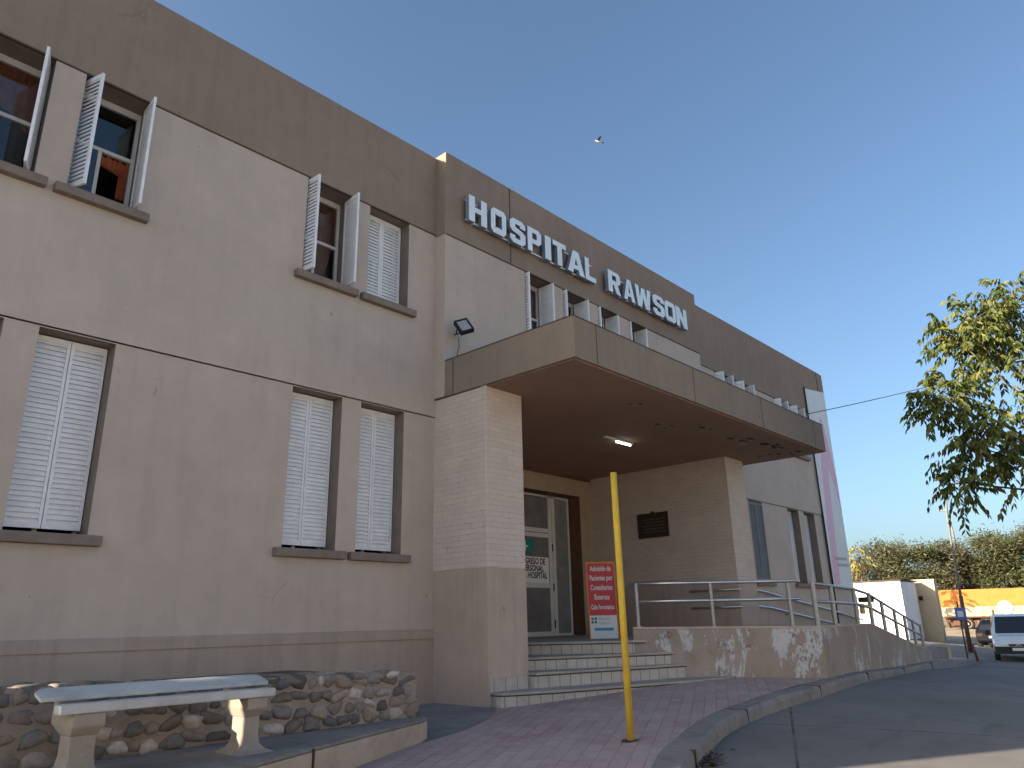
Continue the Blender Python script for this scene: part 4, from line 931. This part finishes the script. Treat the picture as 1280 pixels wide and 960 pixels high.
for i in range(34):
    z = random.uniform(2.8, 6.3); g = random.uniform(0, 6.28); rr_ = random.uniform(.1, .62)*(1-.3*abs(z-4.5)/2.2); q = YT+Vector((rr_*math.cos(g), rr_*math.sin(g), z))
    tk.tube([tuple(YT+Vector((0,0,min(z, 5.2)-.3))), tuple(q)], [.02, .006], 4)
    sprig(cr, q, (math.cos(g), math.sin(g), .1), .5, 6, .26, 1.1)
tk.build('trunk', M['bark'], t, smooth=True); cr.build('crown', M['yleaf'], t, recalc=False)

# ------------------------------------------------------------------ kiosk, wall, block
KZ = R(45, 14)-.1
KI = thing('kiosk', (46.3, 15.5, KZ), 'small white flat roofed kiosk in bright sun beyond the ramp', 'kiosk')
mb = MB()
def yzface(mb, X, y0, y1, z0, z1, hy0, hy1, hz0, hz1, th=.15):
    for a, c, d, e in ((y0,hy0,z0,z1),(hy1,y1,z0,z1),(hy0,hy1,z0,hz0),(hy0,hy1,hz1,z1)): mb.box(X, X+th, a, c, d, e)
yzface(mb, 45.0, 13.0, 19.0, KZ, 1.72, 14.45, 15.4, .0, 1.0)
mb.box(45.151, 47.7, 13.0, 13.15, KZ, 1.7); mb.box(47.55, 47.7, 13.151, 19, KZ, 1.7); mb.box(45.151, 47.549, 18.85, 19.0, KZ, 1.7)
mb.build('wall', M['kiosk'], KI)
mb = MB(); mb.box(44.93, 47.9, 12.93, 19.1, 1.722, 1.80); mb.build('roof', M['groove'], KI)
mb = MB()
for a, c, d, e in ((14.45,14.5,0,1),(15.35,15.4,0,1),(14.501,15.349,.95,1),(14.501,15.349,0,.05),(14.501,15.349,.62,.66)): mb.box(45.04, 45.1, a, c, d, e)
WK = mb.build('window', M['metal'], KI)
mb = MB(); mb.box(45.4, 45.42, 14.2, 15.7, -.1, .62); mb.build('blind', M['cream'], WK)
CW = thing('cream_wall', (48.3, 15.8, R(48, 15)-.1), 'plain cream wall standing behind the white kiosk, half in shadow', 'wall')
mb = MB(); mb.box(48.2, 48.75, 12.15, 20, R(48,15)-.3, 1.80); mb.build('wall_face', M['cream'], CW); mb = MB(); mb.box(48.17, 48.78, 12.12, 20.05, 1.801, 1.86); mb.build('coping', M['cream'], CW)
mb = MB(); mb.box(48.05, 48.199, 12.85, 13.02, .72, .95); mb.build('meter_box', M['black'], CW)
mb = MB(); mb.box(32.75, 33.2, 8.2, 8.72, S(33,8.3)-.1, -1.1)
tag(mb.build('stone_block', M['limestone'], bevel=.05, loc=(33, 8.3, -1.6)), 'rough pale masonry block at the far end of the sidewalk', 'block')
mb = MB(); mb.prism([(28.6, 7.9), (32.7, 8.2), (32.7, 9.2), (28.6, 9.2)], -2, [-1.25, -1.2, -1.2, -1.25]); 
tag(mb.build('low_wall', M['kerb'], bevel=.02, loc=(30, 8.5, -1.6)), 'low grey retaining wall between the ramp end and the pale block', 'wall')

# ------------------------------------------------------------------ unseen houses added across the road to bounce sunlight onto the facade
HM = [plaster('house_cream', (.68, .60, .48), cracks=False), plaster('house_white', (.76, .73, .68), cracks=False)]
for i, (x0, x1, h, lb) in enumerate(((-26, -9, 6.8, 'unseen long cream two storey house added across the road'), (-7.5, 6, 7.6, 'unseen white flat roofed house added across the road'), (7.5, 22, 6.6, 'unseen cream corner house added across the road with a wide door'), (23.5, 40, 7.4, 'unseen white two storey house added across the road at the far end'))):
    z0 = R((x0+x1)/2, -17)-.4; HO = thing('house', ((x0+x1)/2, -18, z0+.4), lb, 'house', 'added houses across the road')
    mb = MB(); mb.box(x0, x1, -26, -17, z0, z0+h); mb.build('wall', HM[i % 2], HO)
    mb = MB(); mb.box(x0-.15, x1+.15, -26.15, -16.85, z0+h+.002, z0+h+.2); mb.build('roof', M['roof'], HO)
    n = int((x1-x0)/3.2)
    for k_ in range(n):
        xw = x0+1.2+k_*(x1-x0-2.4)/(n-1)-.55
        for zz in ((1.4, 4.4) if k_ != n//2 else (4.4,)):
            f = MB(); f.box(xw, xw+1.1, -16.99, -16.95, z0+zz, z0+zz+1.4); w_ = f.build('window', M['white2'], HO); f = MB(); f.box(xw+.08, xw+1.02, -16.949, -16.94, z0+zz+.08, z0+zz+1.32); f.build('pane', M['carglass'], w_)
        if k_ == n//2:
            f = MB(); f.box(xw, xw+1.1, -16.99, -16.94, z0+.35, z0+2.6); f.build('door', M['jamb'], HO)

# ------------------------------------------------------------------ posts at the far kerb
def post(name, label, cat, p, zt, r, mat, group=None, lean=(0, 0)):
    b0 = Vector((p[0], p[1], S(*p) if p[0] < 36 else R(*p))); t = thing(name, tuple(b0), label, cat, group)
    mb = MB(); mb.tube([tuple(b0-Vector((0,0,.05))), (p[0]+lean[0], p[1]+lean[1], zt)], r, 10); mb.build('post', mat, t, smooth=True); return t, b0
LP = Vector((40.41, 9.2, R(40.41, 9.2)))
L1 = thing('street_lamp', tuple(LP), 'tall street lamp with a brown lower post and grey curved upper arm', 'street lamp', 'street lamps')
mb = MB(); mb.tube([tuple(LP), (40.45, 9.17, .75)], [.10, .085], 12); mb.build('lower_post', M['polebrown'], L1, smooth=True)
mb = MB(); mb.tube([(40.45, 9.17, .751), (40.5, 9.12, 3.5), (40.55, 9.08, 4.6), (40.6, 9.0, 5.3), (40.65, 8.8, 5.75), (40.7, 8.4, 6.0)], [.06, .05, .045, .04, .035, .03], 10); mb.build('upper_post', M['polegrey'], L1, smooth=True)
mb = MB(); mb.obox((40.75, 8.05, 6.02), (.1, -.95, .08), (1, .1, 0), (0, .08, 1), .33, .11, .06); mb.build('lamp_head', M['polegrey'], L1, bevel=.03)
LQ = Vector((87.0, 19.3, R(87, 19.3)))
L2 = thing('street_lamp', tuple(LQ), 'distant thin grey street lamp rising out of the acacia trees', 'street lamp', 'street lamps')
mb = MB(); mb.tube([tuple(LQ), tuple(LQ+Vector((0,0,9.0))), tuple(LQ+Vector((.1,.15,11.2)))], [.14, .10, .07], 8); mb.build('upper_post', M['polegrey'], L2, smooth=True)
mb = MB(); mb.obox(tuple(LQ+Vector((.1, .55, 11.25))), (0, 1, .1), (1, 0, 0), (0, -.1, 1), .45, .13, .07); mb.build('lamp_head', M['polegrey'], L2)
t, b0 = post('parking_sign', 'small blue and white traffic sign on a thin dark post', 'traffic sign', (34.3, 7.95), .45, .028, M['polebrown'])
mb = MB(); fx = Vector((-.97, -.2, 0)).normalized(); sx_ = Vector((.2, -.97, 0)).normalized()
ctr = Vector((34.3, 7.95, -.02))+fx*.045+sx_*.04
mb.obox(ctr, sx_, (0,0,1), fx, .17, .22, .006); SB = mb.build('sign_plate', M['signblue'], t)
mb = MB(); mb.obox(ctr+fx*.009-Vector((0,0,.02)), sx_, (0,0,1), fx, .10, .11, .002); mb.build('sign_patch', M['signwhite'], SB)
t, b0 = post('yellow_post', 'slim yellow post standing between the dark car and the truck', 'post', (45.92, 9.11), .12, .05, M['yellow'], lean=(.02, -.02))
t, b0 = post('bollard', 'short rusty leaning bollard at the sidewalk edge near the white van', 'bollard', (32.69, 7.26), -1.1, .045, M['rust'], lean=(.01, .09))

# ------------------------------------------------------------------ vehicles
def vehicle(root, base, fwd, L, W, sections, body, glassm, wheel_r, wheels, lower=None):
    f = Vector((fwd[0], fwd[1], 0)).normalized(); r = Vector((f.y, -f.x, 0)); base = Vector(base)
    P = lambda x, y, z: tuple(base+f*x+r*y+Vector((0, 0, z)))
    mb = MB(); n = 10
    ring = []
    for (x, zb, zw, zt, wl_, wt) in sections:   # x from rear 0 to front L; sill, waist, top heights; widths at waist and top
        pts = [(-wl_*.94, zb), (-wl_, zb+.12), (-wl_, zw*.75+zb*.25), (-wl_*.985, zw), (-wt, zt-.04), (-wt*.86, zt), (wt*.86, zt), (wt, zt-.04), (wl_*.985, zw), (wl_, zw*.75+zb*.25), (wl_, zb+.12), (wl_*.94, zb)]
        ring.append([P(x, y, z) for y, z in pts])
    N = 12
    for q in ring: mb.v += q
    for i in range(len(ring)-1):
        for j in range(N): mb.f.append((i*N+j, (i+1)*N+j, (i+1)*N+(j+1) % N, i*N+(j+1) % N)); mb.m.append(0)
    mb.f += [tuple(range(N)), tuple((len(ring)-1)*N+j for j in range(N-1, -1, -1))]; mb.m += [0, 0]
    B = mb.build('body', body, root, bevel=.03)
    for x, s_ in wheels:
        w = MB(); w.lathe(P(x, s_*(W/2-.2), wheel_r), tuple(r*s_), [(wheel_r*.55,0),(wheel_r*.94,.0),(wheel_r,.03),(wheel_r,.16),(wheel_r*.93,.195),(wheel_r*.62,.2)], 28); wo = w.build('wheel', M['rubber'], root, smooth=False)
        w = MB(); w.lathe(P(x, s_*(W/2-.2), wheel_r), tuple(r*s_), [(wheel_r*.6,.19),(wheel_r*.6,.203),(wheel_r*.2,.195),(wheel_r*.12,.21),(.01,.21)], 20); w.build('rim', M['rim'], wo)
    return P, B
vb = Vector((36.55, 6.6, R(36.55, 6.6))); vb.z = -1.92
VN = thing('white_van', tuple(vb), 'white compact van parked facing the camera by the kerb', 'van')
fwd = (-.98, -.19)
vf = Vector((fwd[0], fwd[1], 0)).normalized(); vbase = Vector((vb.x, vb.y, vb.z))-vf*4.1
hw = .86
secs = [(0, .35, .95, 1.78, hw, .70), (.1, .3, .98, 1.80, hw, .73), (1.0, .28, 1.0, 1.83, hw, .74), (2.2, .28, 1.0, 1.82, hw, .73), (2.65, .28, 1.0, 1.74, hw, .69), (3.25, .28, .99, 1.06, hw, .72), (3.75, .3, .92, .97, hw*.98, .68), (4.0, .34, .80, .84, hw*.93, .62), (4.1, .40, .66, .70, hw*.86, .56)]
P, B = vehicle(VN, vbase, fwd, 4.1, 1.75, secs, M['carwhite'], M['carglass'], .31, [(.75,1),(.75,-1),(3.3,1),(3.3,-1)])
def vquad(P, pts): 
    mb = MB(); mb.add([P(*p) for p in pts], [tuple(range(len(pts)))]); return mb
vquad(P, [(2.70,-.62,1.735),(2.70,.62,1.735),(3.24,.70,1.085),(3.24,-.70,1.085)]).build('windscreen', M['carglass'], B, recalc=False)
for s_ in (-1, 1):
    vquad(P, [(2.62,s_*.735,1.66),(3.1,s_*.80,1.09),(2.0,s_*.865,1.05),(2.0,s_*.765,1.68)]).build('side_window', M['carglass'], B, recalc=False)
    mb = MB(); mb.add([P(4.02,s_*.36,.84),P(3.86,s_*.80,.90),P(3.80,s_*.845,.74),P(4.08,s_*.42,.70)], [(0,1,2,3)]); mb.build('headlight', M['lamp'], B, recalc=False)
    mb = MB(); c = Vector(P(2.95, s_*.98, 1.12)); mb.obox(c, vf, vf.cross(Vector((0,0,1))), (0,0,1), .05, .09, .09); mb.build('mirror', M['black'], B, bevel=.03)
mb = MB(); mb.add([P(4.125, y, z) for y, z in ((-.72,.34),(.72,.34),(.74,.60),(-.74,.60))]+[P(4.0, y, z) for y, z in ((-.82,.34),(.82,.34),(.83,.60),(-.83,.60))], ((0,1,2,3),(0,4,5,1),(1,5,6,2),(2,6,7,3),(3,7,4,0))); mb.build('bumper', M['black'], B)
mb = MB(); mb.add([P(4.12, y, z) for y, z in ((-.30,.615),(.30,.615),(.34,.69),(-.34,.69))]+[P(4.05, y, z) for y, z in ((-.30,.615),(.30,.615),(.34,.70),(-.34,.70))], ((0,1,2,3),(0,4,5,1),(1,5,6,2),(2,6,7,3),(3,7,4,0))); mb.build('grille', M['black'], B)
mb = MB(); mb.add([P(4.13, y, z) for y, z in ((-.22,.44),(.22,.44),(.22,.55),(-.22,.55))], ((0,1,2,3),)); mb.build('number_plate', M['signwhite'], B, recalc=False)
mb = MB(); mb.add([P(4.128, y, z) for y, z in ((-.09,.62),(0,.66),(.09,.62),(.09,.65),(0,.69),(-.09,.65))], ((0,1,4,5),(1,2,3,4))); mb.build('emblem', M['rim'], B, recalc=False)

db = Vector((47.6, 9.6, -1.82))
DC = thing('dark_car', tuple(db), 'dark blue car parked behind the white van', 'car')
df = Vector((.92, .1, 0)).normalized()
secs = [(0, .40, .75, .78, .78, .66), (.08, .3, .86, .90, .83, .66), (.35, .26, .92, 1.25, .85, .58), (.9, .24, .92, 1.42, .86, .58), (2.0, .24, .92, 1.43, .86, .58), (2.6, .24, .92, 1.2, .86, .6), (3.0, .24, .90, .95, .86, .68), (3.7, .26, .82, .86, .84, .64), (4.0, .36, .62, .66, .76, .56)]
P, B = vehicle(DC, db, df, 4.0, 1.72, secs, M['cardark'], M['carglass'], .29, [(.7,1),(.7,-1),(3.2,1),(3.2,-1)])
vquad(P, [(.30,-.56,1.19),(.30,.56,1.19),(.10,.64,.93),(.10,-.64,.93)]).build('rear_window', M['carglass'], B, recalc=False)
for s_ in (-1, 1):
    vquad(P, [(-.012,s_*.78,.62),(-.012,s_*.52,.62),(-.0,s_*.52,.76),(-.0,s_*.78,.76)]).build('tail_light', simple('tail_lamp_red', (.025, .004, .004), .5), B, recalc=False)
vquad(P, [(-.012,-.24,.52),(-.012,.24,.52),(-.01,.24,.62),(-.01,-.24,.62)]).build('number_plate', M['signwhite'], B, recalc=False)

tb0 = Vector((68.6, 16.9, -1.30)); TK = thing('cargo_truck', tuple(tb0), 'orange and cream sided cargo truck body on double wheels', 'truck')
tf = Vector((.34, -.94, 0)).normalized(); tr = Vector((tf.y, -tf.x, 0))*-1
def TP(x, y, z): return tuple(tb0+tf*x+tr*y+Vector((0, 0, z)))
def tbox(mb, x0, x1, y0, y1, z0, z1, m=0): mb.add([TP(x, y, z) for z in (z0, z1) for x, y in ((x0,y0),(x1,y0),(x1,y1),(x0,y1))], ((0,3,2,1),(4,5,6,7),(0,1,5,4),(1,2,6,5),(2,3,7,6),(3,0,4,7)), m)
mb = MB(); tbox(mb, 0, 12, .0, 2.5, 1.75, 3.05); mb.build('orange_side', M['truckorange'], TK, bevel=.03)
mb = MB(); tbox(mb, -.02, 12.02, -.02, 2.52, 1.02, 1.749)
for i in range(20): tbox(mb, .1+i*.62, .15+i*.62, -.05, -.021, 1.03, 1.74)
mb.build('cream_side', M['truckcream'], TK)
mb = MB(); tbox(mb, -.05, 12.05, -.06, 2.55, .92, 1.019); tbox(mb, 0.2, 12, .5, 2.0, .72, .919); tbox(mb, .55, 1.1, .1, 2.4, .3, .719); tbox(mb, 1.9, 2.15, .1, 2.4, .2, .719); mb.build('chassis', M['rust'], TK)
mb = MB(); mb.lathe(TP(4.15, -.055, 1.62), tuple(-tr), [(.52, 0), (.52, .02)], 32); mb.build('white_disc', M['signwhite'], TK)
for x in (1.45, 2.75, 4.2):
    w = MB(); w.lathe(TP(x, .32, .48), tuple(-tr), [(.3,0),(.46,0),(.48,.03),(.48,.25),(.45,.28),(.28,.28)], 28); wo = w.build('wheel', M['rubber'], TK)
    w = MB(); w.lathe(TP(x, .30, .48), tuple(-tr), [(.29,.255),(.29,.268),(.14,.22),(.1,.29),(.02,.29)], 24); w.build('rim', M['truckcream'], wo)
mb = MB(); tbox(mb, 5.2, 5.35, -.04, .3, .45, .9); mb.build('mud_flap', M['rubber'], TK)

# ------------------------------------------------------------------ bird
bc = Vector((29.2, 19.94, 25.11)); BD = thing('bird', tuple(bc), 'pale bird gliding high in the blue sky above the roof', 'bird')
bf = Vector((-.7, .55, .15)).normalized(); bs = bf.cross(Vector((0,0,1))).normalized(); bu = bs.cross(bf)
bm = bmesh.new()
body = [(-.20,0,0,.012),(-.14,0,0,.03),(-.05,0,0,.055),(.05,0,.005,.05),(.11,0,.02,.03),(.145,0,.028,.03),(.175,0,.025,.018),(.2,0,.02,.004)]
mb = MB(); mb.tube([tuple(bc+bf*x+bu*z) for x, y, z, r in body], [r for *_, r in body], 12); BO = mb.build('body', M['bird'], BD, smooth=True)
for s_ in (-1, 1):
    mb = MB(); top_ = [(.07,.03,.02),(.085,.16,.09),(.04,.30,.12),(-.05,.42,.10)]; bot_ = [(-.06,.03,.015),(-.06,.16,.08),(-.06,.28,.11),(-.075,.41,.095)]
    pp = [tuple(bc+bf*x+bs*s_*y+bu*z) for x, y, z in top_]+[tuple(bc+bf*x+bs*s_*y+bu*(z-.004)) for x, y, z in bot_]+[tuple(bc+bf*x*.98+bs*s_*y+bu*(z-.012)) for x, y, z in top_]
    mb.add(pp, [(0,1,5,4),(1,2,6,5),(2,3,7,6),(8,4,5,9),(9,5,6,10),(10,6,7,11),(0,8,9,1),(1,9,10,2),(2,10,11,3)]); mb.build('wing', M['birddark'] if s_ < 0 else M['bird'], BO)
mb = MB(); mb.add([tuple(bc+bf*x+bs*y+bu*z) for x, y, z in ((-.16,-.02,0),(-.16,.02,0),(-.31,.06,-.005),(-.31,-.06,-.005),(-.16,0,.012),(-.31,0,.004))], [(0,3,5,4),(4,5,2,1),(0,1,2,3)]); mb.build('tail', M['birddark'], BO)
bm.free()
